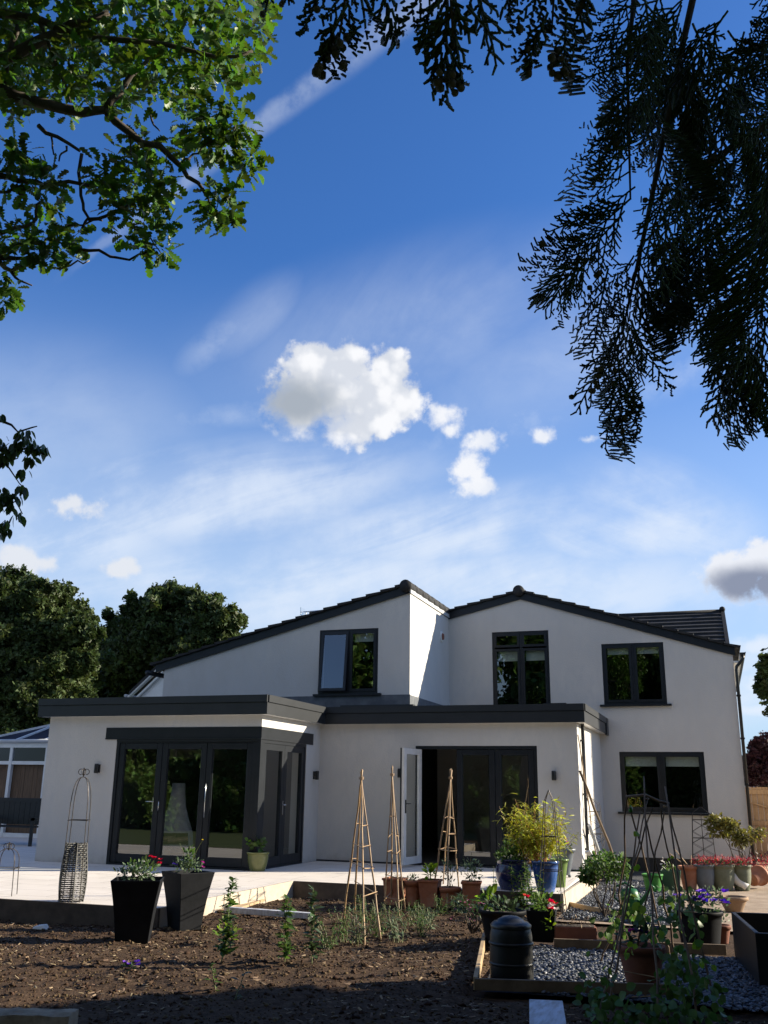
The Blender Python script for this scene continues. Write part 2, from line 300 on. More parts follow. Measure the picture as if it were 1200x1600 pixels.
petal('red', (0.62, 0.03, 0.03)); petal('whitef', (0.75, 0.72, 0.70)); petal('violet', (0.16, 0.06, 0.52)); petal('pink', (0.55, 0.16, 0.32)); petal('magenta', (0.5, 0.03, 0.3)); petal('yellow', (0.7, 0.55, 0.05)); petal('darkpansy', (0.03, 0.012, 0.05))

def dirty_foot(m):
    nt = m.node_tree; L = nt.links.new; b = nt.nodes['Principled BSDF']; src = b.inputs['Base Color'].links[0].from_socket
    g = nt.nodes.new('ShaderNodeNewGeometry'); sp = nt.nodes.new('ShaderNodeSeparateXYZ'); L(g.outputs['Position'], sp.inputs[0])
    n = nt.nodes.new('ShaderNodeTexNoise'); n.inputs['Scale'].default_value = 3.5; n.inputs['Detail'].default_value = 9; n.inputs['Roughness'].default_value = .7; L(g.outputs['Position'], n.inputs['Vector'])
    f = (E_(nt, sp.outputs[2])*(-2.2)+(E_(nt, n.outputs[0])-.5)*2.4+0.45).smooth(0.0, 1.1)*0.55
    mx = nt.nodes.new('ShaderNodeMix'); mx.data_type = 'RGBA'; L(f.s, mx.inputs[0]); L(src, mx.inputs[6]); mx.inputs[7].default_value = (.34, .29, .24, 1); L(mx.outputs[2], b.inputs['Base Color'])
dirty_foot(MT['render'])
def paving_mat():
    m, nt, b = _bsdf('patio_paving'); L = nt.links.new
    tc = nt.nodes.new('ShaderNodeTexCoord')
    br = nt.nodes.new('ShaderNodeTexBrick'); L(tc.outputs['Object'], br.inputs['Vector'])
    br.inputs['Scale'].default_value = 1.0; br.inputs['Brick Width'].default_value = 0.9; br.inputs['Row Height'].default_value = 0.6
    br.inputs['Mortar Size'].default_value = 0.008; br.offset = 0.5
    br.inputs['Color1'].default_value = (0.74, 0.68, 0.61, 1); br.inputs['Color2'].default_value = (0.69, 0.63, 0.56, 1); br.inputs['Mortar'].default_value = (0.44, 0.39, 0.34, 1)
    n = nt.nodes.new('ShaderNodeTexNoise'); L(tc.outputs['Object'], n.inputs['Vector']); n.inputs['Scale'].default_value = 2.2; n.inputs['Detail'].default_value = 9
    mx = nt.nodes.new('ShaderNodeMix'); mx.data_type = 'RGBA'; mx.blend_type = 'MULTIPLY'; mx.inputs[0].default_value = 0.45
    cr = nt.nodes.new('ShaderNodeMapRange'); L(n.outputs[0], cr.inputs[0]); cr.inputs[1].default_value = 0.3; cr.inputs[2].default_value = 0.7; cr.inputs[3].default_value = 0.82; cr.inputs[4].default_value = 1.1
    L(br.outputs[0], mx.inputs[6]); L(cr.outputs[0], mx.inputs[7]); L(mx.outputs[2], b.inputs['Base Color'])
    b.inputs['Roughness'].default_value = 0.75
    bp = nt.nodes.new('ShaderNodeBump'); bp.inputs['Strength'].default_value = 0.25; bp.inputs['Distance'].default_value = 0.01
    n2 = nt.nodes.new('ShaderNodeTexNoise'); n2.inputs['Scale'].default_value = 60; L(tc.outputs['Object'], n2.inputs['Vector']); L(n2.outputs[0], bp.inputs['Height']); L(bp.outputs[0], b.inputs['Normal'])
    return m
MT['paving'] = paving_mat()

# ------------------------------------------------------------------ builders
ORG = {}
def tag(o, label=None, cat=None, group=None, kind=None):
    if label: o['label'] = label
    if cat: o['category'] = cat
    if group: o['group'] = group
    if kind: o['kind'] = kind
    return o
def thing(name, loc, label, cat, group=None):
    o = bpy.data.objects.new(name, None); COL.objects.link(o); o.location = tuple(float(x) for x in loc); o.empty_display_size = 0.1
    ORG[o.name] = np.array(loc, float); return tag(o, label, cat, group)
def _link(name, me, parent, org):
    o = bpy.data.objects.new(name, me); COL.objects.link(o)
    if parent is not None: o.parent = parent
    else: o.location = tuple(float(x) for x in org)
    ORG[o.name] = np.array(org, float); return o
def raw_mesh(name, V, loops, starts, mats, parent=None, org=None, midx=None, smooth=False):
    """V (n,3) world; loops flat vertex indices; starts polygon loop starts"""
    if parent is not None: org = ORG[parent.name]
    elif org is None: org = np.array([V[:, 0].mean(), V[:, 1].mean(), V[:, 2].min()])
    org = np.array(org, float)
    me = bpy.data.meshes.new(name)
    me.vertices.add(len(V)); me.vertices.foreach_set('co', (V-org).astype(np.float32).ravel())
    me.loops.add(len(loops)); me.loops.foreach_set('vertex_index', np.asarray(loops, np.int32))
    me.polygons.add(len(starts)); me.polygons.foreach_set('loop_start', np.asarray(starts, np.int32))
    for m in mats: me.materials.append(MT[m] if isinstance(m, str) else m)
    if midx is not None: me.polygons.foreach_set('material_index', np.asarray(midx, np.int32))
    if smooth: me.polygons.foreach_set('use_smooth', np.ones(len(starts), bool))
    me.update(calc_edges=True); me.validate()
    return _link(name, me, parent, org)

class MB:
    def __init__(s): s.v, s.f, s.m, s.sm = [], [], [], []
    def add(s, vs, fs, m=0, smooth=False):
        o = len(s.v); s.v += [tuple(float(c) for c in p) for p in vs]
        for f in fs: s.f.append([i+o for i in f]); s.m.append(m); s.sm.append(smooth)
    def hexa(s, p, m=0):   # p: bottom 4 ccw, top 4 ccw
        s.add(p, [(3, 2, 1, 0), (4, 5, 6, 7), (0, 1, 5, 4), (1, 2, 6, 5), (2, 3, 7, 6), (3, 0, 4, 7)], m)
    def box(s, x0, x1, y0, y1, z0, z1, m=0):
        s.hexa([(x0, y0, z0), (x1, y0, z0), (x1, y1, z0), (x0, y1, z0), (x0, y0, z1), (x1, y0, z1), (x1, y1, z1), (x0, y1, z1)], m)
    def bar(s, a, b, w, h, up=(0, 0, 1), m=0):
        a, b = np.array(a, float), np.array(b, float); d = b-a; d /= np.linalg.norm(d)
        r = np.cross(d, up); r /= np.linalg.norm(r); u = np.cross(r, d)
        q = lambda c: [c-r*w/2-u*h/2, c+r*w/2-u*h/2, c+r*w/2+u*h/2, c-r*w/2+u*h/2]
        A, B = q(a), q(b); s.add(A+B, [(3, 2, 1, 0), (4, 5, 6, 7), (0, 1, 5, 4), (1, 2, 6, 5), (2, 3, 7, 6), (3, 0, 4, 7)], m)
    def tube(s, pts, r, n=6, m=0):
        pts = [np.array(p, float) for p in pts]
        rs = r if isinstance(r, (list, tuple)) else [r]*len(pts)
        V, F = [], []; prev = None
        for i, p in enumerate(pts):
            d = pts[min(i+1, len(pts)-1)]-pts[max(i-1, 0)]; d = d/(np.linalg.norm(d)+1e-9)
            if prev is None:
                t = np.array([0, 0, 1.0]) if abs(d[2]) < 0.9 else np.array([1.0, 0, 0])
                a = np.cross(d, t)
            else: a = prev-d*np.dot(prev, d)
            a /= np.linalg.norm(a)+1e-9; prev = a; b = np.cross(d, a)
            for k in range(n):
                an = 2*math.pi*k/n; V.append(p+(a*math.cos(an)+b*math.sin(an))*rs[i])
        for i in range(len(pts)-1):
            for k in range(n):
                k2 = (k+1) % n; F.append((i*n+k, i*n+k2, (i+1)*n+k2, (i+1)*n+k))
        F.append(tuple(range(n))[::-1]); F.append(tuple((len(pts)-1)*n+k for k in range(n)))
        s.add(V, F, m, n > 5)
    def lathe(s, c, prof, n=28, m=0, ax=None, sides=None, rot=0.0):
        """prof [(r,z)...]; sides=4 gives a square section"""
        k = sides or n; c = np.array(c, float); V, F = [], []
        A = np.eye(3) if ax is None else ax
        for (r, z) in prof:
            for i in range(k):
                an = rot+2*math.pi*i/k; V.append(c+A @ np.array([r*math.cos(an), r*math.sin(an), z]))
        for j in range(len(prof)-1):
            for i in range(k):
                i2 = (i+1) % k; F.append((j*k+i, j*k+i2, (j+1)*k+i2, (j+1)*k+i))
        s.add(V, F, m, sides is None)
    def ball(s, c, r, n=8, m=0, sq=(1, 1, 1)):
        c = np.array(c, float); prof = []
        V, F = [], []
        for j in range(n//2+1):
            t = math.pi*j/(n//2)
            for i in range(n):
                a = 2*math.pi*i/n; V.append(c+np.array([math.sin(t)*math.cos(a)*sq[0], math.sin(t)*math.sin(a)*sq[1], -math.cos(t)*sq[2]])*r)
        for j in range(n//2):
            for i in range(n): F.append((j*n+i, j*n+(i+1) % n, (j+1)*n+(i+1) % n, (j+1)*n+i))
        s.add(V, F, m, True)
    def build(s, name, mats, parent=None, org=None, label=None):
        if isinstance(mats, str): mats = [mats]
        V = np.array(s.v, float)
        loops = [i for f in s.f for i in f]; st = np.cumsum([0]+[len(f) for f in s.f[:-1]])
        o = raw_mesh(name, V, loops, st, mats, parent, org, s.m)
        o.data.polygons.foreach_set('use_smooth', np.array(s.sm, bool))
        if label: o['label'] = label
        return o
def bevel(o, w=0.008, seg=2):
    b = o.modifiers.new('bevel', 'BEVEL'); b.width = w; b.segments = seg; b.limit_method = 'ANGLE'; return o

# leaf-sized faces in numbers
def tmpl_oval(L=1.0, W=0.5, fold=0.12, droop=0.1):
    xs = [0, .2, .5, .8, 1.0]; ws = [0.02, .75, 1.0, .6, 0.02]
    V = []
    for x, w in zip(xs, ws):
        z = -droop*x*x
        V += [(x*L, -w*W/2, z+fold*w*W), (x*L, 0, z), (x*L, w*W/2, z+fold*w*W)]
    F = []
    for i in range(4):
        a = i*3; F += [(a, a+3, a+4, a+1), (a+1, a+4, a+5, a+2)]
    return np.array(V, float), F
def tmpl_oak():
    xs = [0, .12, .22, .32, .42, .52, .62, .74, .84, .93, 1.0]
    ws = [.02, .14, .34, .20, .50, .26, .62, .34, .52, .36, .10]
    V = []
    for x, w in zip(xs, ws):
        V += [(x, -w/2, 0.10*w-0.12*x*x), (x, 0, -0.12*x*x), (x, w/2, 0.10*w-0.12*x*x)]
    F = []
    for i in range(len(xs)-1):
        a = i*3; F += [(a, a+3, a+4, a+1), (a+1, a+4, a+5, a+2)]
    return np.array(V, float), F
def tmpl_clump(seed=0, n=5):
    r = np.random.RandomState(seed); V, F = [], []
    for k in range(n):
        c = r.uniform(-.5, .5, 3)*[1, 1, .6]; a = r.uniform(0, 6.28); t = r.uniform(-.7, .7)
        u = np.array([math.cos(a), math.sin(a), t*0.6]); w = np.array([-math.sin(a), math.cos(a), r.uniform(-.6, .6)])
        u *= r.uniform(.28, .5); w *= r.uniform(.16, .3); b = len(V)
        V += [c-u, c-u*.2-w, c+u, c+u*.2+w]; F += [(b, b+1, b+2, b+3)]
    return np.array(V), F
OVAL = tmpl_oval(); NARROW = tmpl_oval(1, .16, .1, .35); OAKL = tmpl_oak(); HEART = tmpl_oval(1, .85, .10, .2); ROUND = tmpl_oval(1, .8, .1, .1)
DIAM = (np.array([(0, 0, 0), (.5, -.28, .03), (1, 0, -.05), (.5, .28, .03)], float), [(0, 1, 2, 3)])
def scatter(T, P, D, S, rng, roll=None, up=None):
    """template T along +x; P (n,3) positions, D (n,3) directions, S (n,) sizes -> V, loops, starts"""
    tv, tf = T; n = len(P); D = D/(np.linalg.norm(D, axis=1, keepdims=True)+1e-9)
    U = np.tile([0, 0, 1.0], (n, 1)) if up is None else up
    U = U+rng.normal(0, 0.35 if roll is None else roll, (n, 3))
    B = np.cross(U, D); B /= np.linalg.norm(B, axis=1, keepdims=True)+1e-9
    N = np.cross(D, B)
    V = P[:, None, :]+S[:, None, None]*(tv[None, :, 0:1]*D[:, None, :]+tv[None, :, 1:2]*B[:, None, :]+tv[None, :, 2:3]*N[:, None, :])
    k = len(tv); fl = np.concatenate([np.array(f) for f in tf]); lens = np.array([len(f) for f in tf])
    loops = (fl[None, :]+(np.arange(n)*k)[:, None]).ravel()
    st = np.concatenate([[0], np.cumsum(np.tile(lens, n))[:-1]])
    return V.reshape(-1, 3), loops, st
def scatter_obj(name, T, P, D, S, m, rng, parent=None, org=None, roll=None, up=None, label=None):
    V, l, s = scatter(T, np.asarray(P, float), np.asarray(D, float), np.asarray(S, float), rng, roll, up)
    o = raw_mesh(name, V, l, s, [m], parent, org)
    if label: o['label'] = label
    return o
def rdir(rng, n, zlo=-1, zhi=1):
    a = rng.uniform(0, 2*math.pi, n); z = rng.uniform(zlo, zhi, n); r = np.sqrt(np.maximum(0, 1-z*z)); return np.stack([r*np.cos(a), r*np.sin(a), z], 1)
def in_clump(rng, c, r, n, shell=0.5):
    d = rdir(rng, n); rad = rng.uniform(0, 1, n)**shell
    return np.array(c)+d*rad[:, None]*np.array(r), d

# ------------------------------------------------------------------ the house
yA, yB, yC, yD = 15.49, 18.20, 18.83, 21.98
xAl, xR, xBr, xC, xCl, xDr = -12.16, -7.62, -2.425, -5.91, -11.80, 0.522
house = thing('house', (-5.5, yD, 0), 'two storey white rendered house with grey doors and windows and flat roofed extensions', 'house')

def wall_cols(a0, a1, top, zb, holes):
    bp = sorted(set([a0, a1]+[p[0] for p in top if a0 < p[0] < a1]+[h for q in holes for h in q[:2] if a0 < h < a1]))
    def zt(a):
        for (p, z), (q, w) in zip(top[:-1], top[1:]):
            if p-1e-6 <= a <= q+1e-6: return z+(w-z)*(a-p)/(q-p)
    out = []
    for a, b in zip(bp[:-1], bp[1:]):
        mid = (a+b)/2; hs = sorted([(h[2], h[3]) for h in holes if h[0] < mid < h[1]]); z = zb
        for (h0, h1) in hs:
            if h0 > z+1e-6: out.append((a, b, z, z, h0, h0))
            z = h1
        out.append((a, b, z, z, zt(a), zt(b)))
    return out
def wall_y(y, x0, x1, zb, top, holes=(), t=0.3, parent=house):
    mb = MB()
    for a, b, za, zb_, ta, tb in wall_cols(x0, x1, top, zb, holes):
        mb.hexa([(a, y, za), (b, y, zb_), (b, y+t, zb_), (a, y+t, za), (a, y, ta), (b, y, tb), (b, y+t, tb), (a, y+t, ta)])
    return mb.build('wall', 'render', parent)
def wall_x(x, y0, y1, zb, top, holes=(), t=0.3, parent=house):
    mb = MB()
    for a, b, za, zb_, ta, tb in wall_cols(y0, y1, top, zb, holes):
        mb.hexa([(x-t, a, za), (x, a, za), (x, b, zb_), (x-t, b, zb_), (x-t, a, ta), (x, a, ta), (x, b, tb), (x-t, b, tb)])
    return mb.build('wall', 'render', parent)
ZF0, ZF1 = 2.62, 2.96
# near extension
dAx0, dAx1 = -10.61, xR
wall_y(yA, xAl, xR, -0.2, [(xAl, 2.9), (xR, 2.9)], [(dAx0, dAx1+1, 0.0, 2.2)])
wall_x(xR, yA+0.30, yB, -0.2, [(yA+0.3, 2.9), (yB, 2.9)], [(yA, 17.52, 0.0, 2.2)])
wall_x(xAl+0.3, yA+0.3, 22, -0.2, [(yA+.3, 2.9), (22, 2.9)])
# middle extension
dBx0, dBx1 = -5.585, -3.19
wall_y(yB, xR-0.3, xBr, -0.2, [(xR-0.3, 2.9), (xBr, 2.9)], [(dBx0, dBx1, 0.0, 2.2)])
wall_x(xBr, yB+0.3, yD, -0.2, [(yB+.3, 2.9), (yD, 2.9)])
# upper gable and its return
wins = {'W1': (-7.973, -6.619, 3.303, 4.682), 'W2': (-4.846, -3.497, 3.10, 5.01), 'W3': (-2.295, -0.926, 3.269, 4.64), 'W4': (-2.026, -0.244, 0.975, 2.24)}
wall_y(yC, xCl, xC, 2.98, [(xCl, 3.935), (xC, 5.417)], [wins['W1']])
wall_x(xC, yC+0.3, yD, 2.98, [(yC+.3, 5.417), (yD, 5.38)])
wall_x(xCl+0.3, yC+0.3, 27, 2.0, [(yC+.3, 3.935), (27, 3.935)])
# main wall
wall_y(yD, xC-0.3, xDr, 0.05, [(xC-0.3, 5.30), (xC, 5.375), (-4.137, 5.783), (xDr, 4.308)], [wins['W2'], wins['W3'], wins['W4']])
wall_x(xDr, yD+0.3, 29.5, -0.2, [(yD+.3, 4.308), (29.5, 4.308)])
mb = MB(); mb.box(xBr, xDr-0.004, yD+0.02, yD+0.28, -0.3, 0.05); mb.build('plinth', 'anth', house)
mb = MB(); mb.box(xBr, xDr-0.004, yB+0.36, yB+0.4, -0.3, -0.25); 
mb = MB(); mb.box(xBr-0.0, xBr+0.012, yB+0.05, yD, -0.25, 0.03); mb.box(xR+0.002, xBr, yB-0.008, yB, 0.0, 0.03); mb.build('plinth', 'anth', house)
# lead flashing at the foot of the gable
mb = MB(); mb.box(xCl, xC+0.012, yC-0.012, yC-0.001, 2.93, 3.265); mb.box(xC+0.001, xC+0.012, yC, yD, 2.93, 3.255); mb.build('flashing', 'lead', house)
# flat roofs: decks and fascias
oh = 0.17
mb = MB(); mb.box(xAl-oh+.04, xR+oh-.04, yA-oh+.04, 22, 2.70, 2.93); mb.box(xR, xBr+oh-.04, yB-oh+.04, yD, 2.70, 2.928); mb.build('flat_roof', 'lead', house)
def fascia(a, b, nrm):
    """two-tier aluminium edge from a to b (xy), nrm outward"""
    mb = MB(); a, b, n = np.array(a), np.array(b), np.array(nrm)
    def slab(z0, z1, o0, o1):
        p = [a+n*o0, b+n*o0, b+n*o1, a+n*o1]
        mb.hexa([(*q, z0) for q in p]+[(*q, z1) for q in p])
    slab(ZF0, 2.825, -0.03, 0.0); slab(2.835, ZF1, -0.06, 0.022); slab(2.825, 2.835, -.03, -.012)
    return mb
fascia((xAl-oh, yA-oh), (xR+oh, yA-oh), (0, -1)).build('fascia', 'anth', house)
fascia((xR+oh, yA-oh+.03), (xR+oh, yB-oh), (1, 0)).build('fascia', 'anth', house)
fascia((xAl-oh, 22), (xAl-oh, yA-oh+.03), (-1, 0)).build('fascia', 'anth', house)
fascia((xR+oh, yB-oh), (xBr+oh, yB-oh), (0, -1)).build('fascia', 'anth', house)
fascia((xBr+oh, yB-oh+.03), (xBr+oh, yD-.35), (1, 0)).build('fascia', 'anth', house)
mb = MB()
mb.box(xBr+oh-.02, xBr+oh+.03, yD-.35, yD-0.001, ZF0-.03, ZF1+.0)
mb.build('hopper', 'anth', house)
mb = MB(); mb.box(xAl-oh+.03, xR+oh-.03, yA-oh+.03, yA, ZF0+.004, ZF0+.02); mb.box(xR, xR+oh-.03, yA, yB-oh, ZF0+.004, ZF0+.02); mb.box(xR+oh, xBr+oh-.03, yB-oh+.03, yB, ZF0+.006, ZF0+.02); mb.box(xBr, xBr+oh-.03, yB, yD, ZF0+.004, ZF0+.02); mb.build('soffit', 'white', house)
# parapet upstand pieces seen over the middle roof
for q_ in ((-7.3, -5.72, yB+0.25, yB+0.42, 2.93, 3.03), (-3.05, -2.62, yB+.1, yB+.3, 2.93, 3.0)):
    mb = MB(); mb.box(*q_); mb.build('roof_upstand', 'anth', house)

# windows and doors
def win(name, key, y, spec, blind=True, room=True):
    x0, x1, z0, z1 = wins[key]; mb = MB(); fw = 0.065; ya, yb = y+0.012, y+0.10
    mb.box(x0, x0+fw, ya, yb, z0, z1); mb.box(x1-fw, x1, ya, yb, z0, z1)
    mb.box(x0+fw, x1-fw, ya, yb, z1-fw, z1); mb.box(x0+fw, x1-fw, ya, yb, z0, z0+fw)
    for xm in spec['mull']: mb.box(xm-fw*.5, xm+fw*.5, ya+.002, yb, z0+fw, z1-fw)
    fr = mb.build('window', 'frame', house); bevel(fr, 0.005, 1)
    for (a, b, c, d, opening) in spec['panes']:
        sw = 0.055; mb = MB()
        ys, ye = ya-0.012, ya+0.05
        P = np.array([0., 0.])
        mb.box(a, a+sw, ys, ye, c, d); mb.box(b-sw, b, ys, ye, c, d); mb.box(a+sw, b-sw, ys, ye, d-sw, d); mb.box(a+sw, b-sw, ys, ye, c, c+sw)
        gl = MB(); gl.add([(a+sw, ys+.02, c+sw), (b-sw, ys+.02, c+sw), (b-sw, ys+.02, d-sw), (a+sw, ys+.02, d-sw)], [(0, 1, 2, 3)])
        if opening:
            for q in (mb, gl):
                ax = np.array([(a+b)/2, ys, d]); an = opening
                q.v = [(p[0], ax[1]+(p[1]-ax[1])*math.cos(an)+(p[2]-ax[2])*math.sin(an), ax[2]-(p[1]-ax[1])*math.sin(an)+(p[2]-ax[2])*math.cos(an)) for p in q.v]
        mb.build('sash', 'frame', fr); gl.build('pane', 'glass2', fr)
        if blind and (d-c) > 0.5 and not opening:
            q = MB(); q.box(a+sw+.015, b-sw-.015, yb+0.03, yb+.036, d-sw-blind, d-sw+.02); q.build('blind', 'blind', fr)
    s = MB(); s.box(x0-.09, x1+.09, y-0.075, y+0.011, z0-.045, z0-.002); s.build('sill', 'frame', fr)
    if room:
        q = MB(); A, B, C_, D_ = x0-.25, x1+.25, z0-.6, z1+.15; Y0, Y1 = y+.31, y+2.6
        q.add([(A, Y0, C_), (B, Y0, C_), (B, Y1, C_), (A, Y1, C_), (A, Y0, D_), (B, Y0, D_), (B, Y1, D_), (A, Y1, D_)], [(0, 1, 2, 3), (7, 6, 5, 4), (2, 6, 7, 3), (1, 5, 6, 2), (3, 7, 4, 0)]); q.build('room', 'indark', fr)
    return fr
x0, x1, z0, z1 = wins['W1']; f = .05
win('W1', 'W1', yC, {'mull': [-7.28], 'panes': [(x0+f, -7.30, z0+f, z1-f, 0.11), (-7.26, x1-f, z0+f, z1-f, 0.0)]}, blind=0.16)
x0, x1, z0, z1 = wins['W2']
win('W2', 'W2', yD, {'mull': [-4.16], 'panes': [(x0+f, -4.19, z0+f, 4.60, 0), (-4.13, x1-f, z0+f, 4.60, 0), (x0+f, -4.19, 4.64, z1-f, 0), (-4.13, x1-f, 4.64, z1-f, 0)]}, blind=0.22)
x0, x1, z0, z1 = wins['W3']
win('W3', 'W3', yD, {'mull': [-1.61], 'panes': [(x0+f, -1.64, z0+f, z1-f, 0), (-1.58, x1-f, z0+f, z1-f, 0)]}, blind=0.13)
x0, x1, z0, z1 = wins['W4']
win('W4', 'W4', yD, {'mull': [-1.15], 'panes': [(x0+f, -1.18, z0+f, z1-f, 0), (-1.12, x1-f, z0+f, z1-f, 0)]}, blind=0.2)

def leaf_frame(mb, gl, o, d, wdt, z0, z1, sw=0.11, th=0.07, bot=0.15):
    """a glazed leaf in the vertical plane through o (xy) along d"""
    o, d = np.array(o, float), np.array(d, float); n = np.array([d[1], -d[0]])
    def bx(a, b, c, e, t0=-.5, t1=.5):
        p = [o+d*a+n*th*t1, o+d*b+n*th*t1, o+d*b+n*th*t0, o+d*a+n*th*t0]
        mb.hexa([(*q, c) for q in p]+[(*q, e) for q in p])
    bx(0, sw, z0, z1); bx(wdt-sw, wdt, z0, z1); bx(sw, wdt-sw, z1-sw, z1); bx(sw, wdt-sw, z0, z0+bot)
    bx(sw, sw+.012, z0+bot, z1-sw, -.3, .3); bx(wdt-sw-.012, wdt-sw, z0+bot, z1-sw, -.3, .3)
    p0, p1 = o+d*sw, o+d*(wdt-sw)
    gl.add([(*p0, z0+bot), (*p1, z0+bot), (*p1, z1-sw), (*p0, z1-sw)], [(0, 1, 2, 3)])
def door_set(y, x0, x1, nleaf, name, skip=(), corner=False):
    mb = MB(); ya, yb = y+.01, y+.12
    mb.box(x0, x0+.06, ya, yb, 0, 2.2); mb.box(x0+.06, x1-.06, ya, yb, 2.14, 2.2); mb.box(x0+.06, x1-.06, ya-.01, yb, 0.0, 0.035)
    mb.box(x1-.06, x1, ya, yb, 0, 2.2)
    fr = mb.build(name, 'frame', house); w = (x1-x0-.12)/nleaf
    for k in range(nleaf):
        if k in skip: continue
        a = x0+.06+k*w; m2, gl = MB(), MB(); leaf_frame(m2, gl, (a+.004, y+.06), (1, 0), w-.008, .04, 2.135)
        bevel(m2.build('leaf', 'frame', fr), 0.006, 1); gl.build('pane', 'glass', fr)
    return fr
dA = door_set(yA, dAx0, xR-.10, 3, 'bifold_door')
# corner post and return door
mb = MB(); mb.box(xR-.10, xR-.008, yA+.012, yA+.12, 0, 2.2); mb.build('corner_post', 'frame', house)
mb = MB(); xr0 = xR-.12; mb.box(xr0, xR-.01, yA+.12, yA+.17, 0, 2.2); mb.box(xr0, xR-.01, 17.46, 17.52, 0, 2.2); mb.box(xr0, xR-.01, yA+.17, 17.46, 2.14, 2.2); mb.box(xr0, xR-.004, yA+.17, 17.46, 0, .035)
dR = mb.build('french_door', 'frame', house)
for k in range(2):
    m2, gl = MB(), MB(); w = (17.46-yA-.17)/2; leaf_frame(m2, gl, (xR-.055, yA+.17+k*w+.004), (0, 1), w-.008, .04, 2.135); m2.build('leaf', 'frame', dR); gl.build('pane', 'glass', dR)
# dark lintel cladding round the corner
mb = MB(); mb.box(-10.86, xR+.008, yA-.008, yA-.001, 2.2, 2.415); mb.box(-10.86, xR+.008, yA-.02, yA-.008, 2.2, 2.222); mb.box(xR+.001, xR+.008, yA-.001, 17.83, 2.2, 2.415); mb.build('lintel', 'frame', house)
mb = MB(); mb.box(dAx0-.0, xR-.0, yA-.004, yA+.012, 2.165, 2.199); mb.build('track', 'frame', dA)
# handles on the corner doors
def lever(mb, p, n, d):
    p, n, d = np.array(p), np.array(n), np.array(d); mb.bar(p+n*.008, p+n*.008+np.array([0, 0, .24]), .03, .014, up=n); q = p+np.array([0, 0, .17])
    mb.tube([q, q+n*.05, q+n*.05+d*.13], .009, 6)
mb = MB(); lever(mb, (-9.735, yA+.022, .93), np.array([0, -1, 0]), np.array([-1, 0, 0])); mb.build('handle', 'chrome', dA)
for hx in (-9.60, -8.66):
    mb = MB(); mb.tube([(hx, yA+.02, .95 if hx < -9 else .85), (hx, yA-.015, .95 if hx < -9 else .85), (hx, yA-.015, 1.1 if hx < -9 else 1.42), (hx, yA+.02, 1.1 if hx < -9 else 1.42)], .008, 6); mb.build('pull_handle', 'chrome', dA)
mb = MB(); lever(mb, (xR-.02, 16.53, .9), np.array([1, 0, 0]), np.array([0, 1, 0])); mb.build('handle', 'chrome', dR)
# middle doors, first leaf swung open
dB = door_set(yB, dBx0, dBx1, 3, 'bifold_door', skip=(0,))
hin, fre = np.array([-5.47, 18.17]), np.array([-5.585, 17.40])
m2, gl = MB(), MB(); dd = (fre-hin); wd = np.linalg.norm(dd); dd /= wd; leaf_frame(m2, gl, hin, dd, wd, .045, 2.13, th=.05, bot=.13)
lf = m2.build('open_leaf', 'white', dB, label='glazed door leaf standing open, white on its inner side'); gl.build('pane', 'glass', dB)
nn = np.array([dd[1], -dd[0]])
m3 = MB(); # grey outer skin of the open leaf
p = [hin-nn*-.0+nn*(-.035), fre+dd*.004+nn*(-.035)]
sgn = -1 if nn[0] > 0 else 1
def skin(a, b, c, e):
    q = [hin+dd*a+nn*sgn*.0255, hin+dd*b+nn*sgn*.0255, hin+dd*b+nn*sgn*.05, hin+dd*a+nn*sgn*.05]
    m3.hexa([(*x, c) for x in q]+[(*x, e) for x in q])
skin(0, .11, .045, 2.13); skin(wd-.11, wd+.012, .045, 2.13); skin(.11, wd-.11, 2.02, 2.13); skin(.11, wd-.11, .045, .175)
m3.build('outer_skin', 'frame', dB)
mb = MB(); q = hin+dd*(wd-.06)-nn*sgn*.026
lever(mb, (q[0], q[1], .95), np.array([-nn[0]*sgn, -nn[1]*sgn, 0]), np.array([-dd[0], -dd[1], 0])); mb.build('handle', 'black', dB)
# rooms
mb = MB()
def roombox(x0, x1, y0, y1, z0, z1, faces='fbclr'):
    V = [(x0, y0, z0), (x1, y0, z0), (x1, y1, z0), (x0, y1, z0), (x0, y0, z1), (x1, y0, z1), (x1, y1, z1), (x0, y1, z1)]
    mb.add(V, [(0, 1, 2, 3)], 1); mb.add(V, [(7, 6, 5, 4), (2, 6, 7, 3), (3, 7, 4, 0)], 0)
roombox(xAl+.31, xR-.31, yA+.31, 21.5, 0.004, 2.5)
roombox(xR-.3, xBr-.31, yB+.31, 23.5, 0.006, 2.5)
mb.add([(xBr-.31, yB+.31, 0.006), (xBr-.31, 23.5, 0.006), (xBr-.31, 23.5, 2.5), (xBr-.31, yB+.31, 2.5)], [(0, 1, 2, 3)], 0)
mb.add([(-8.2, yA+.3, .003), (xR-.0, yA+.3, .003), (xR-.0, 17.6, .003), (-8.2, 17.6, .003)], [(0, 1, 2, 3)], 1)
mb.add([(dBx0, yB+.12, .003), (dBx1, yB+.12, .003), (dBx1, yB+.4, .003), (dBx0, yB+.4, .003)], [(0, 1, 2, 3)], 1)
mb.build('interior', ['inwall', 'infloor'], house)

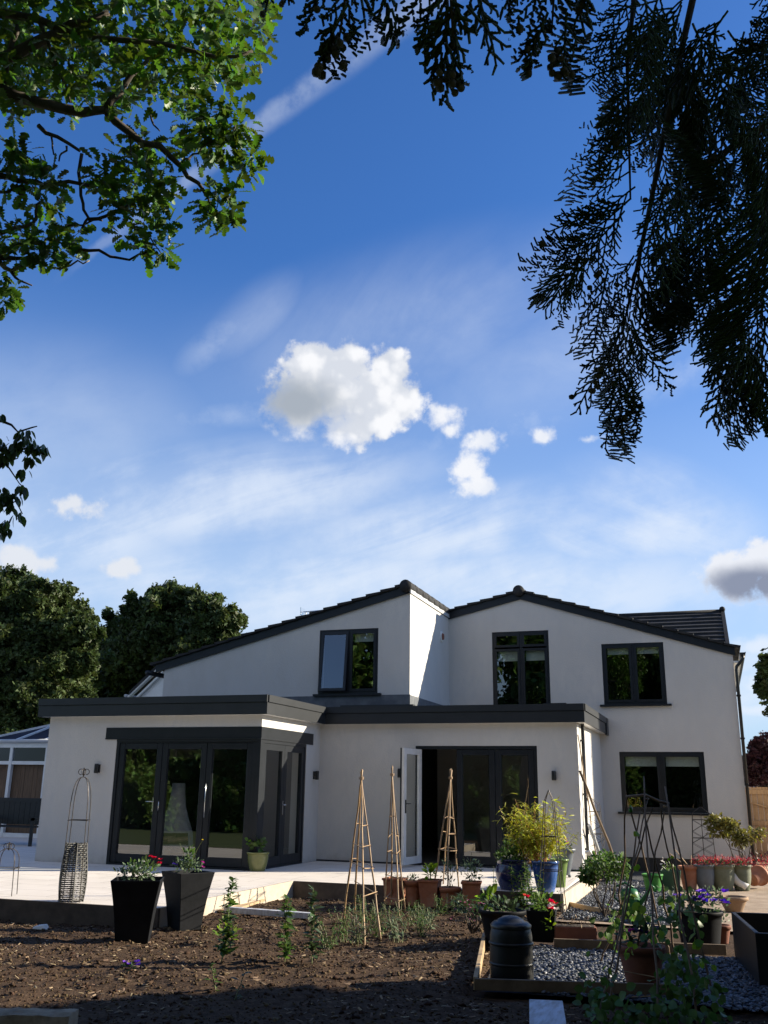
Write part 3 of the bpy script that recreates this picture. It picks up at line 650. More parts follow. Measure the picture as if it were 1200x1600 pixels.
# tiled roofs, courses stepped
def course_roof(p0, p1, ya, yb, cl=0.33, th=0.07):
    """courses from eave p0=(x,z) up to p1, running ya..yb"""
    mb = MB(); p0, p1 = np.array(p0), np.array(p1); L_ = np.linalg.norm(p1-p0); d = (p1-p0)/L_; nrm = np.array([-d[1], d[0]]); nrm *= 1 if nrm[1] > 0 else -1
    n = max(1, int(round(L_/cl))); c = L_/n
    for i in range(n):
        a = p0+d*(i*c); b = p0+d*((i+1)*c+.02)
        q = [a+nrm*.012, b+nrm*.0, b+nrm*(th*.5), a+nrm*(th+.004)]
        V = [(x, ya, z) for x, z in q]+[(x, yb, z) for x, z in q]
        mb.add(V, [(0, 1, 2, 3), (7, 6, 5, 4), (0, 4, 5, 1), (1, 5, 6, 2), (2, 6, 7, 3), (3, 7, 4, 0)])
    return mb
vy = 0.10
rC = course_roof((xCl-.33, 3.935-.083+.16), (xC+.02, 5.417+.165), yC-vy, 27).build('roof', 'tile', house)
def barge(pts, y, h0, h1, name='bargeboard', m='frame', par=house):
    mb = MB()
    for (a, b) in zip(pts[:-1], pts[1:]):
        q = [(a[0], a[1]+h0), (b[0], b[1]+h0), (b[0], b[1]+h1), (a[0], a[1]+h1)]
        V = [(x, y, z) for x, z in q]+[(x, y+.04, z) for x, z in q]
        mb.add(V, [(0, 1, 2, 3), (7, 6, 5, 4), (0, 4, 5, 1), (1, 5, 6, 2), (2, 6, 7, 3), (3, 7, 4, 0)])
    return mb.build(name, m, par)
barge([(xCl-.2, 3.935-.05), (xC+.012, 5.417+.003)], yC-.045, -.015, .185)
mb = MB(); mb.box(xC+.002, xC+.03, yC-.05, yD-.02, 5.395, 5.56); mb.build('bargeboard', 'lightlead', house, label='pale grey bargeboard along the top of the gable return')
mb = MB()
for i in range(10):
    a = yC-vy+i*.325; mb.hexa([(xC-.1, a, 5.56), (xC+.05, a, 5.56), (xC+.05, a+.34, 5.555), (xC-.1, a+.34, 5.555), (xC-.1, a, 5.615), (xC+.05, a, 5.612), (xC+.05, a+.34, 5.58), (xC-.1, a+.34, 5.585)])
mb.build('verge_tile', 'tile', rC)
def ridge(mb, a, b, r=0.125):
    a, b = np.array(a, float), np.array(b, float); n = int(np.linalg.norm(b-a)/.45); d = (b-a)/n
    for i in range(n):
        p, q = a+d*i, a+d*(i+1.03); mb.tube([p, p+d*.1, q], [r*1.06, r*1.06, r*.98], 16)
mb = MB(); ridge(mb, (-5.985, yC-vy-.03, 5.545), (-5.985, 27, 5.545)); mb.build('ridge_tile', 'tile', rC)
pk = (-4.137, 5.783)
rD = course_roof((-6.05, 5.345+.165), (pk[0], pk[1]+.165), yD-vy, 30).build('roof', 'tile', house)
course_roof((xDr+.16, 4.308-.05+.165), (pk[0], pk[1]+.165), yD-vy, 30).build('roof', 'tile', house)
barge([(xC-.25, 5.32), pk, (xDr+.05, 4.308-.015)], yD-.045, -.012, .185)
mb = MB(); ridge(mb, (pk[0]-.02, yD-vy-.03, pk[1]+.185), (pk[0]-.02, 29.6, pk[1]+.185)); mb.build('ridge_tile', 'tile', rD)
# cross roof behind, tiled slope facing the garden
mb = MB(); n = 11; y0_, z0_, y1_, z1_ = 23.0, 4.42, 26.0, 5.93
for i in range(n):
    t0, t1 = i/n, (i+1.05)/n
    a = (y0_+(y1_-y0_)*t0, z0_+(z1_-z0_)*t0); b = (y0_+(y1_-y0_)*t1, z0_+(z1_-z0_)*t1)
    mb.hexa([(-4.2, a[0], a[1]), (.44, a[0], a[1]), (.44, b[0], b[1]), (-4.2, b[0], b[1]), (-4.2, a[0], a[1]+.09), (.44, a[0], a[1]+.09), (.44, b[0], b[1]+.035), (-4.2, b[0], b[1]+.035)])
    for k in range(14):
        xx = -4.1+k*.33+(.16 if i % 2 else 0)
        if xx < .42: mb.box(xx, xx+.006, a[0]-.004, a[0]+.0, a[1]+.005, a[1]+.092)
rX = mb.build('roof', 'tile', house)
mb = MB(); mb.tube([(-4.2, 26.02, 5.98), (.46, 26.02, 5.98)], .07, 10); mb.bar((.47, 26.02, 5.94), (.47, 23.0, 4.44), .09, .14); mb.ball((.46, 25.98, 6.04), .08, 8); mb.build('ridge_tile', 'tile', rX)
mb = MB(); mb.hexa([(.3, 23.0, 3.5), (.43, 23.0, 3.5), (.43, 29, 3.5), (.3, 29, 3.5), (.3, 23, 4.4), (.43, 23, 4.4), (.43, 26, 5.9), (.3, 26, 5.9)]); mb.build('wall', 'render', house)
# eaves: gutters, downpipes, soffit
mb = MB(); V, F = [], []
prof = [(math.cos(a)*.06, math.sin(a)*.06) for a in np.linspace(math.pi, 2*math.pi, 9)]
gx, gz = xDr+.20, 4.335
for yy in (yD-.14, 30):
    V += [(gx+c*1.05, yy, gz+s) for c, s in prof]
for i in range(8): F.append((i, i+1, 9+i+1, 9+i))
mb.add(V, F); mb.add([V[i] for i in range(9)], [tuple(range(9))]); mb.bar((gx+.06, yD-.14, gz), (gx+.06, 30, gz), .014, .02); mb.build('gutter', 'black', house)
mb = MB(); mb.box(xDr+.0, xDr+.14, yD-.02, 30, 4.13, 4.17); mb.box(xDr+.13, xDr+.15, yD-.02, 30, 4.13, 4.32); mb.build('soffit', 'white', house)
mb = MB(); mb.tube([(gx, yD-.06, gz-.05), (gx, yD-.06, gz-.12), (gx-.03, yD-.06, gz-.17), (xDr+.06, yD-.06, gz-.29), (xDr+.045, yD-.06, gz-.36), (xDr+.045, yD-.06, -.2)], .036, 10)
for zz in (.6, 1.55, 2.5, 3.4): mb.box(xDr-.0, xDr+.09, yD-.1, yD-.02, zz, zz+.035)
mb.build('downpipe', 'black', house)
mb = MB(); mb.tube([(xBr+.05, yB+.42, ZF0+.02), (xBr+.05, yB+.42, .12), (xBr+.12, yB+.42, .02)], .034, 10)
for zz in (.35, 1.32, 2.3): mb.box(xBr, xBr+.05, yB+.37, yB+.47, zz, zz+.03)
mb.build('downpipe', 'black', house)
mb = MB(); mb.tube([(xCl-.38, yC-.12, 3.86), (xCl-.38, 27, 3.86)], .055, 8); mb.build('gutter', 'frame', house)
# vent cover on the upper return, aerial, small holes
mb = MB(); A = np.array([[0, 0, 1.0], [1, 0, 0], [0, 1, 0]]); mb.lathe((xC, 21.30, 4.84), [(0.0, .03), (.1, .03), (.135, .012), (.135, 0)], 20, 0, ax=A); mb.lathe((xC+.031, 21.30, 4.84), [(0.0, .03), (.07, .025), (.085, 0)], 16, 1, ax=A); mb.build('wall_vent', ['white', 'terra2'], house)
mb = MB(); p = PY(478, 956, 22.5); mb.tube([(p[0], 22.5, p[2]-.9), p], .015, 5); mb.tube([p-np.array([.05, 0, 0]), p+np.array([.42, 0, 0.02])], .012, 5)
for k in range(6):
    t = k*.07; mb.tube([p+np.array([t, -.16, -.02]), p+np.array([t, .16, .03])], .008, 4)
mb.box(p[0]-.1, p[0]-.085, p[1]-.14, p[1]+.14, p[2]-.1, p[2]+.1); mb.build('aerial', 'chrome', house)

# wall lights
def wall_light(pos, n, label):
    pos, n = np.array(pos, float), np.array(n, float); t = thing('wall_light', pos, label, 'wall light', 'black up and down wall lights on the extension')
    s_ = np.array([-n[1], n[0], 0]); mb = MB()
    mb.bar(pos+np.array([0, 0, -.075])+n*.012, pos+np.array([0, 0, .075])+n*.012, .075, .022, up=n); mb.build('back_plate', 'black', t)
    mb = MB(); mb.tube([pos+n*.02, pos+n*.06], .014, 8); mb.build('arm', 'black', t)
    mb = MB(); c = pos+n*.075; mb.lathe(c, [(0, -.085), (.036, -.085), (.038, -.06), (.038, .06), (.036, .085), (0, .085)], 18); mb.build('lamp_tube', 'black', t)
wall_light((-10.955, yA, 1.67), (0, -1, 0), 'black wall light beside the three panel glazed doors of the near extension')
wall_light((-2.88, yB, 1.66), (0, -1, 0), 'black wall light above the golden bamboo, between doorway and extension corner')
wall_light((-5.89, yB, 1.68), (0, -1, 0), 'black wall light half hidden behind the open white door leaf')
wall_light((xR, 17.92, 1.62), (1, 0, 0), 'black wall light on the short side wall beside the narrow glazed doors')

# wood stove in the garden room
c = np.array([PY(275, 1285, 16.2)[0], 16.2, 0.01]); ch = thing('wood_stove', c, 'grey bottle shaped wood stove with logs behind the middle door panel', 'stove')
prof = [(.30, .10), (.335, .17), (.345, .33), (.32, .54), (.24, .75), (.17, .98), (.135, 1.2), (.12, 1.42), (0.0, 1.42)]
mb = MB(); k = 28; V, F = [], []
for (r, z) in prof:
    for i in range(k): a = 2*math.pi*i/k; V.append(c+np.array([r*math.cos(a), r*math.sin(a), z]))
for j in range(len(prof)-1):
    for i in range(k):
        a = 2*math.pi*(i+.5)/k-math.atan2(-c[1], -c[0]); a = (a+math.pi) % (2*math.pi)-math.pi
        if abs(a) < (.62 if j == 1 else .85 if j == 2 else 0): continue
        F.append((j*k+i, j*k+(i+1) % k, (j+1)*k+(i+1) % k, (j+1)*k+i))
mb.add(V, F, 0, True); mb.lathe(c, [(.0, .1), (.3, .1)], 28); fd = np.array([-c[0], -c[1], 0])/np.hypot(c[0], c[1]); mb.bar(c+fd*.2+[0, 0, .32], c+fd*.345+[0, 0, .32], .42, .03); mb.build('body', 'stove', ch)
mb = MB(); mb.lathe(c, [(.0, .12), (.29, .12), (.30, .3), (.28, .55), (.2, .75), (0, .8)], 24); q_ = []; mb.f = [f_ for f_ in mb.f if np.dot(np.mean([mb.v[i_] for i_ in f_], 0)[:2]-c[:2], fd[:2]) < .12]; mb.m = mb.m[:len(mb.f)]; mb.sm = mb.sm[:len(mb.f)]; mb.build('firebox', 'bin', ch)
mb = MB(); mb.lathe(c, [(.24, 0), (.26, .10), (.0, .10)], 24); mb.build('base', 'black', ch)
for i, (dx, dz) in enumerate([(-.17, .42), (-.04, .40), (.1, .43), (.2, .41), (-.1, .2), (.05, .19), (.15, .21)]):
    mb = MB(); rt_ = np.cross(fd, [0, 0, 1.0])*(-1); p = c+rt_*dx*-1+fd*.14+np.array([0, 0, dz-.0]); mb.tube([p+np.array([-.12, -.12, 0]), p+np.array([.1, .05, .02])], .045, 7); mb.build('log', 'wood_log', ch)

# ------------------------------------------------------------------ ground
def hgt(x, y):
    p = Vector((x*.55, y*.55, 0.3)); h = mnoise.noise(p)*.045+mnoise.noise(p*3.1)*.028+mnoise.noise(p*9)*.022+mnoise.noise(p*23)*.014
    return h
def soil_z(x, y):
    z = -0.215+hgt(x, y)
    if x > -2.15 and y > 8.2: z = -.27+.3*hgt(x, y)
    if y < 10.6 and x < -6.0: pass
    return z
xs = np.arange(-10.5, 2.6, .05); ys = np.arange(4.2, 14.6, .05)
V = np.array([(x, y, soil_z(x, y)) for y in ys for x in xs]); nx, ny = len(xs), len(ys)
I = np.arange(nx*ny).reshape(ny, nx); Q = np.stack([I[:-1, :-1], I[:-1, 1:], I[1:, 1:], I[1:, :-1]], -1).reshape(-1, 4)
o = raw_mesh('soil_bed', V, Q.ravel(), np.arange(len(Q))*4, ['soil'], None, (0, 8, -.2), smooth=True); tag(o, 'dark dug garden soil between the patio and the camera', 'soil', kind='structure')
mb = MB(); mb.add([(-400, -200, -.34), (400, -200, -.34), (400, 900, -.34), (-400, 900, -.34)], [(0, 1, 2, 3)]); tag(mb.build('ground', 'grass', None, (0, 0, -.34)), 'rough ground all round the garden', 'ground', kind='structure')
mb = MB(); mb.add([(-2.3, 13.2, -.235), (6, 13.2, -.235), (6, 40, -.235), (-2.3, 40, -.235)], [(0, 1, 2, 3)]); tag(mb.build('sandy_path', 'sand', None, (0, 15, -.235)), 'bare sandy ground in front of the main house wall', 'path', kind='structure')
# patio
mb = MB(); pz = -.24
def slab(poly, z0, z1, m=0):
    n = len(poly); V = [(x, y, z0) for x, y in poly]+[(x, y, z1) for x, y in poly]
    mb.add(V, [tuple(range(n))[::-1], tuple(range(n, 2*n))]+[(i, (i+1) % n, n+(i+1) % n, n+i) for i in range(n)], m)
slab([(-30, 10.36), (-6.33, 10.36), (-6.33, 14.17), (-2.22, 14.17), (-2.40, 18.19), (-7.60, 18.19), (-7.60, 15.48), (-12.17, 15.48), (-12.17, 22), (-30, 22)], pz, 0.0)
tag(mb.build('patio', 'paving', None, (-6, 12, -.24)), 'pale paved patio terrace wrapped round the extensions', 'patio', kind='structure')
mb = MB(); mb.box(-30, -6.29, 10.315, 10.355, -.26, .006); mb.build('kerb', 'kerb_shade', None)
tag(bpy.data.objects['kerb'], 'edging along the front of the patio, its shade painted dark', 'kerb', kind='structure')
mb = MB(); mb.box(-6.33+.005, -6.285, 10.36, 14.13, -.26, .008); mb.box(-2.215, -2.17, 14.13, 18.0, -.26, .008); o = mb.build('kerb', 'kerbstone', None); tag(o, 'pale edging along the sunny sides of the patio', 'kerb', kind='structure')
mb = MB(); mb.box(-6.28, -2.22, 14.125, 14.165, -.26, .005); o = mb.build('kerb', 'kerb_shade', None); tag(o, 'edging along the recessed front of the patio, its shade painted dark', 'kerb', kind='structure')
# soil crumbs, chips
rng = np.random.RandomState(5)
def blob_t(seed):
    r = np.random.RandomState(seed)
    v = np.array([(1, 0, 0), (-1, 0, 0), (0, 1, 0), (0, -1, 0), (0, 0, .8), (0, 0, -.6)], float)*r.uniform(.6, 1.2, (6, 1))
    return v, [(0, 2, 4), (2, 1, 4), (1, 3, 4), (3, 0, 4), (2, 0, 5), (1, 2, 5), (3, 1, 5), (0, 3, 5)]
def spread(n, sel):
    P = []
    while len(P) < n:
        x, y = rng.uniform(-9.5, 1.2), rng.uniform(5.2, 14.1)
        if x > .25+.06*y or x < -.82*y+.3-1.5: continue
        if sel(x, y): P.append((x, y, soil_z(x, y)))
    return np.array(P)
insoil = lambda x, y: not ((x < -6.25 and y > 10.3) or (x > -2.1 and 8.3 < y))
P = spread(26000, insoil); S = np.minimum(rng.gamma(1.1, .0075, len(P))+.003, .05)
o = scatter_obj('soil_crumbs', blob_t(1), P+[0, 0, .003], rdir(rng, len(P), -.3, .3), S, 'clod', rng, roll=.5); tag(o, 'loose crumbs and clods lying on the dug soil', 'soil crumbs', kind='stuff')
P = spread(3000, lambda x, y: insoil(x, y) and mnoise.noise(Vector((x, y, 5))) > -.15); 
chipT = (np.array([(-.5, -.14, 0), (.5, -.1, .02), (.5, .12, 0), (-.5, .14, .03), (-.4, 0, .09), (.4, 0, .09)], float), [(0, 1, 5, 4), (1, 2, 5), (2, 3, 4, 5), (3, 0, 4)])
o = scatter_obj('bark_chips', chipT, P+[0, 0, .008], rdir(rng, len(P), -.3, .3), rng.uniform(.02, .065, len(P)), 'chip', rng, roll=.4); tag(o, 'pale bark and straw bits scattered over the soil', 'bark chips', kind='stuff')

# slate gravel beds
def gravel(name, poly_fn, box, n, z, label, smin=.02, smax=.05):
    P = []
    while len(P) < n:
        x, y = rng.uniform(box[0], box[1]), rng.uniform(box[2], box[3])
        if poly_fn(x, y): P.append((x, y, z+rng.uniform(0, .02)))
    P = np.array(P); T = (np.array([(-.5, -.3, 0), (.45, -.35, 0), (.5, .3, 0), (-.4, .35, 0), (-.4, -.2, .2), (.4, -.25, .22), (.35, .25, .2), (-.3, .25, .24)], float), [(4, 5, 6, 7), (0, 1, 5, 4), (1, 2, 6, 5), (2, 3, 7, 6), (3, 0, 4, 7)])
    o = scatter_obj(name, T, P, rdir(rng, n, -.25, .25), rng.uniform(smin, smax, n), 'slate', rng, roll=.45); tag(o, label, 'gravel', kind='stuff')
mb = MB(); mb.add([(-2.0, 8.42, -.222), (2.2, 8.9, -.222), (2.0, 11.2, -.222), (-2.35, 10.9, -.222)], [(0, 1, 2, 3)]); tag(mb.build('gravel_bed', 'slatebase', None), 'slate gravel bed framed by timber edging', 'gravel bed', kind='structure')
mb = MB(); mb.add([(-2.14, 13.4, -.226), (-.35, 13.4, -.226), (-.7, 16.4, -.226), (-1.6, 21.9, -.226), (-2.4, 21.9, -.226), (-2.16, 18.2, -.226)], [(0, 1, 2, 3, 4, 5)]); tag(mb.build('gravel_path', 'slatebase', None), 'slate gravel strip beside the patio', 'gravel path', kind='structure')
gravel('slate_gravel', lambda x, y: True, (-2.0, 1.0, 8.5, 10.95), 9000, -.22, 'blue grey slate chippings inside the timber framed bed')
gravel('slate_gravel', lambda x, y: x < -.35-.3*(y-13.4)*.4 and x > -2.14, (-2.14, -.3, 13.4, 19.5), 5000, -.224, 'pale slate chippings on the strip by the patio')

# ------------------------------------------------------------------ trees
def limb(mb, pts, r0, r1, n=7, m=0):
    pts = [np.array(p, float) for p in pts]; k = len(pts); mb.tube(pts, [r0+(r1-r0)*i/(k-1) for i in range(k)], n, m)
def wiggle(a, b, n, amp, rng):
    a, b = np.array(a, float), np.array(b, float); L_ = np.linalg.norm(b-a)
    return [a+(b-a)*i/n+(rng.normal(0, amp*L_, 3) if 0 < i < n else 0) for i in range(n+1)]
def tree(name, base, trunk_h, r, clumps, leafm, n_per, size, label, cat='tree', group=None, seed=0, T=None, barkm='bark', limbs=True, dens=1.0):
    rng = np.random.RandomState(seed); base = np.array(base, float); t = thing(name, base, label, cat, group)
    mb = MB(); cs = np.array([c for c, _ in clumps]); top = cs.mean(0); top = np.array([top[0], top[1], trunk_h])
    limb(mb, wiggle(base-np.array([0, 0, .3]), top, 5, .015, rng), r, r*.55, 10)
    if limbs:
        for c, rr in clumps:
            s_ = base+(top-base)*rng.uniform(.45, 1.0); limb(mb, wiggle(s_, np.array(c), 4, .05, rng), r*.3, r*.06, 6)
    mb.build('trunk', barkm, t)
    P, D = [], []
    for c, rr in clumps:
        k = int(n_per*dens); p, d = in_clump(rng, c, np.array(rr)*np.ones(3), k, .45)
        # break the outline with finer bunches
        sub = rng.randint(0, k, k//3); p[:len(sub)] = p[sub]+rng.normal(0, .10*np.mean(rr), (len(sub), 3))
        for q_ in range(15):     # twig bunches poking out of the outline
            e_ = rdir(rng, 1)[0]; kk = k//30; p[len(sub)+q_*kk:len(sub)+(q_+1)*kk] = np.array(c)+e_*np.array(rr)*rng.uniform(.95, 1.42)+rng.normal(0, .12*np.mean(rr), (kk, 3))
        P.append(p); D.append(d*.7+rdir(rng, k)*.8+[0, 0, -.1])
    P = np.concatenate(P); D = np.concatenate(D)
    scatter_obj('crown', T or tmpl_clump(seed+1), P, D, rng.uniform(.7, 1.4, len(P))*size, leafm, rng, parent=t, roll=.6)
    return t
def px_clumps(lst, y):
    out = []
    for (px, py, r) in lst:
        c = PY(px, py, y+((px*7+py*3) % 10-5)*.3); s_ = r/FPX*np.linalg.norm(c-CAMP); out.append((c, (s_, s_*1.1, s_*.92)))
    return out
t1 = [(20, 945, 38), (60, 940, 28), (95, 960, 30), (125, 985, 22), (-30, 960, 50), (10, 1000, 45), (60, 1000, 42), (105, 1020, 34), (128, 1035, 16), (-30, 1040, 50), (20, 1060, 45), (75, 1065, 45), (110, 1075, 25), (30, 1110, 50), (80, 1120, 42), (-40, 1110, 60), (45, 918, 16), (20, 1170, 60), (85, 1170, 40)]
tree('oak_tree', (PY(20, 1300, 38)[0], 38, -.3), 7, .45, px_clumps(t1, 38), 'tree', 2300, .25, 'tall broad oak tree behind the white framed conservatory', group='trees behind the house', seed=11)
t2 = [(270, 955, 30), (230, 960, 26), (310, 955, 28), (345, 975, 24), (200, 985, 28), (165, 1020, 24), (250, 1000, 44), (310, 1000, 44), (355, 1005, 20), (200, 1030, 42), (270, 1045, 48), (330, 1040, 38), (150, 1055, 28), (215, 1080, 48), (160, 1095, 36), (140, 1075, 22), (300, 1085, 40), (245, 935, 12), (285, 932, 12)]
tree('oak_tree', (PY(250, 1300, 46)[0], 46, -.3), 7, .45, px_clumps(t2, 46), 'tree', 2300, .28, 'dark rounded tree rising just behind the long sloping gable roof', group='trees behind the house', seed=12)
t3 = [(1215, 1050, 22), (1230, 1080, 26), (1198, 1072, 10), (1200, 1050, 9), (1240, 1040, 30), (1250, 1110, 30)]
tree('ash_tree', (PY(1240, 1300, 30)[0], 30, -.3), 4, .16, px_clumps(t3, 30), 'tree', 260, .22, 'pale green tree whose branch tip shows beyond the downpipe', group=None, seed=13)
t4 = [(1190, 1180, 16), (1200, 1200, 22), (1182, 1208, 14), (1220, 1170, 26), (1215, 1210, 26), (1178, 1190, 8)]
tree('plum_tree', (PY(1215, 1300, 29)[0], 29, -.3), 1.6, .1, px_clumps(t4, 29), 'purple', 420, .16, 'dark purple leaved tree above the wooden garden gate', seed=14)

# shade trees along the garden's east side, outside the picture, and the garden behind the camera (mirrored in the glass)
def conifer(name, x, y, h, r, label, seed, n=5200, low=0.2, size=.20):
    rng = np.random.RandomState(seed); t = thing(name, (x, y, -.3), label, 'tree', None); mb = MB(); limb(mb, wiggle((x, y, -.4), (x, y, h), 5, .004, rng), .16, .03, 8); mb.build('trunk', 'bark', t)
    z = low+(h-low)*rng.uniform(0, 1, n)**1.15; a = rng.uniform(0, 6.283, n); rr = r*(1-(z-low)/(h-low))**.55*rng.uniform(.25, 1, n)**.5
    rr *= 1+.18*np.sin(a*5+z*3); P = np.stack([x+rr*np.cos(a), y+rr*np.sin(a), z], 1); D = np.stack([np.cos(a), np.sin(a), -.5+rng.normal(0, .4, n)], 1)
    scatter_obj('crown', tmpl_clump(seed), P, D, rng.uniform(.7, 1.4, n)*size, 'cypress', rng, parent=t, roll=.6)
conifer('conifer_tree', 4.0, 5.0, 8.6, 2.1, 'tall dark conifer nearest the camera on the sunny side of the garden', 31, n=13000, size=.27)
conifer('conifer_tree', 4.4, 7.9, 8.0, 1.9, 'tall dark conifer in the middle of the boundary row', 32, n=13000, size=.27)
conifer('conifer_tree', 4.7, 10.5, 7.4, 1.75, 'tall dark conifer at the house end of the boundary row', 33, n=13000, size=.27)

def hedge():
    rng = np.random.RandomState(41); t = thing('hedge', (-14, -4.5, -.3), 'dense mixed green hedge seen only as a reflection in the glass doors', 'hedge')
    n = 26000; x = rng.uniform(-34, 5, n); h = 2.3+.7*np.sin(x*.9)+.5*np.sin(x*2.3+1)+2.2*np.exp(-((x-1)/5.0)**2); z = -.3+(h+.3)*rng.uniform(0, 1, n)**.8  # hump near the camera added to block sky over the foreground
    y = -3.6+.5*np.sin(x*1.7+z)+.35*np.sin(x*4.1+2*z)-rng.uniform(0, 1.2, n)**1.5
    scatter_obj('foliage', tmpl_clump(7), np.stack([x, y, z], 1), rdir(rng, n, -.5, .8), rng.uniform(.18, .42, n), 'hedge', rng, parent=t, roll=.7)
    mb = MB()
    for k in range(30): xx = -33+k*1.25; limb(mb, wiggle((xx, -4.4, -.35), (xx+.2, -4.5, 1.8), 3, .03, rng), .05, .02, 6)
    mb.build('stems', 'bark', t)
hedge()
for i, (x, y, h, rr) in enumerate([(-26, -9, 11, 4.2), (-18, -9.5, 11, 4.0), (-10.5, -8.5, 12, 4.2), (-2.5, -8.5, 11.5, 4.4), (-33, -8, 9, 4)]):
    rng = np.random.RandomState(60+i); cl = []
    for k in range(19):
        d = rdir(rng, 1)[0]; cl.append((np.array([x, y, h*.52])+d*np.array([rr*.75, rr*.6, h*.38]), (rr*.5, rr*.5, h*.15)))
    tree('woodland_tree', (x, y, -.3), h*.55, .28, cl, 'hedge', 330, .55, ['spreading woodland tree mirrored in the glass doors of the near extension', 'second woodland tree mirrored in the glass doors', 'tall woodland tree mirrored in the upper gable window', 'woodland tree mirrored in the windows of the main wall', 'farthest woodland tree behind the garden'][i], group='trees behind the camera', seed=70+i)

rng_ = np.random.RandomState(91); cl = []  # canopy added out of view to block sky over the near soil
for k in range(26):
    a = rng_.uniform(0, 6.283); r_ = 4.6*rng_.uniform(.1, 1)**.5; cl.append((np.array([.2+r_*math.cos(a)*1.25, -2.6+r_*math.sin(a), rng_.uniform(6.6, 9.0)]), (1.5, 1.5, .8)))
cl = [c_ for c_ in cl if c_[0][2]-1.6 > (c_[0][1]+1.6)*1.25+.9 or c_[0][1] < -1.5]
tree('added_shade_tree', (.9, -2.6, -.3), 6.5, .3, cl, 'hedge', 420, .34, 'tall unseen tree added close behind the camera to shade the near soil', group='trees behind the camera', seed=92)
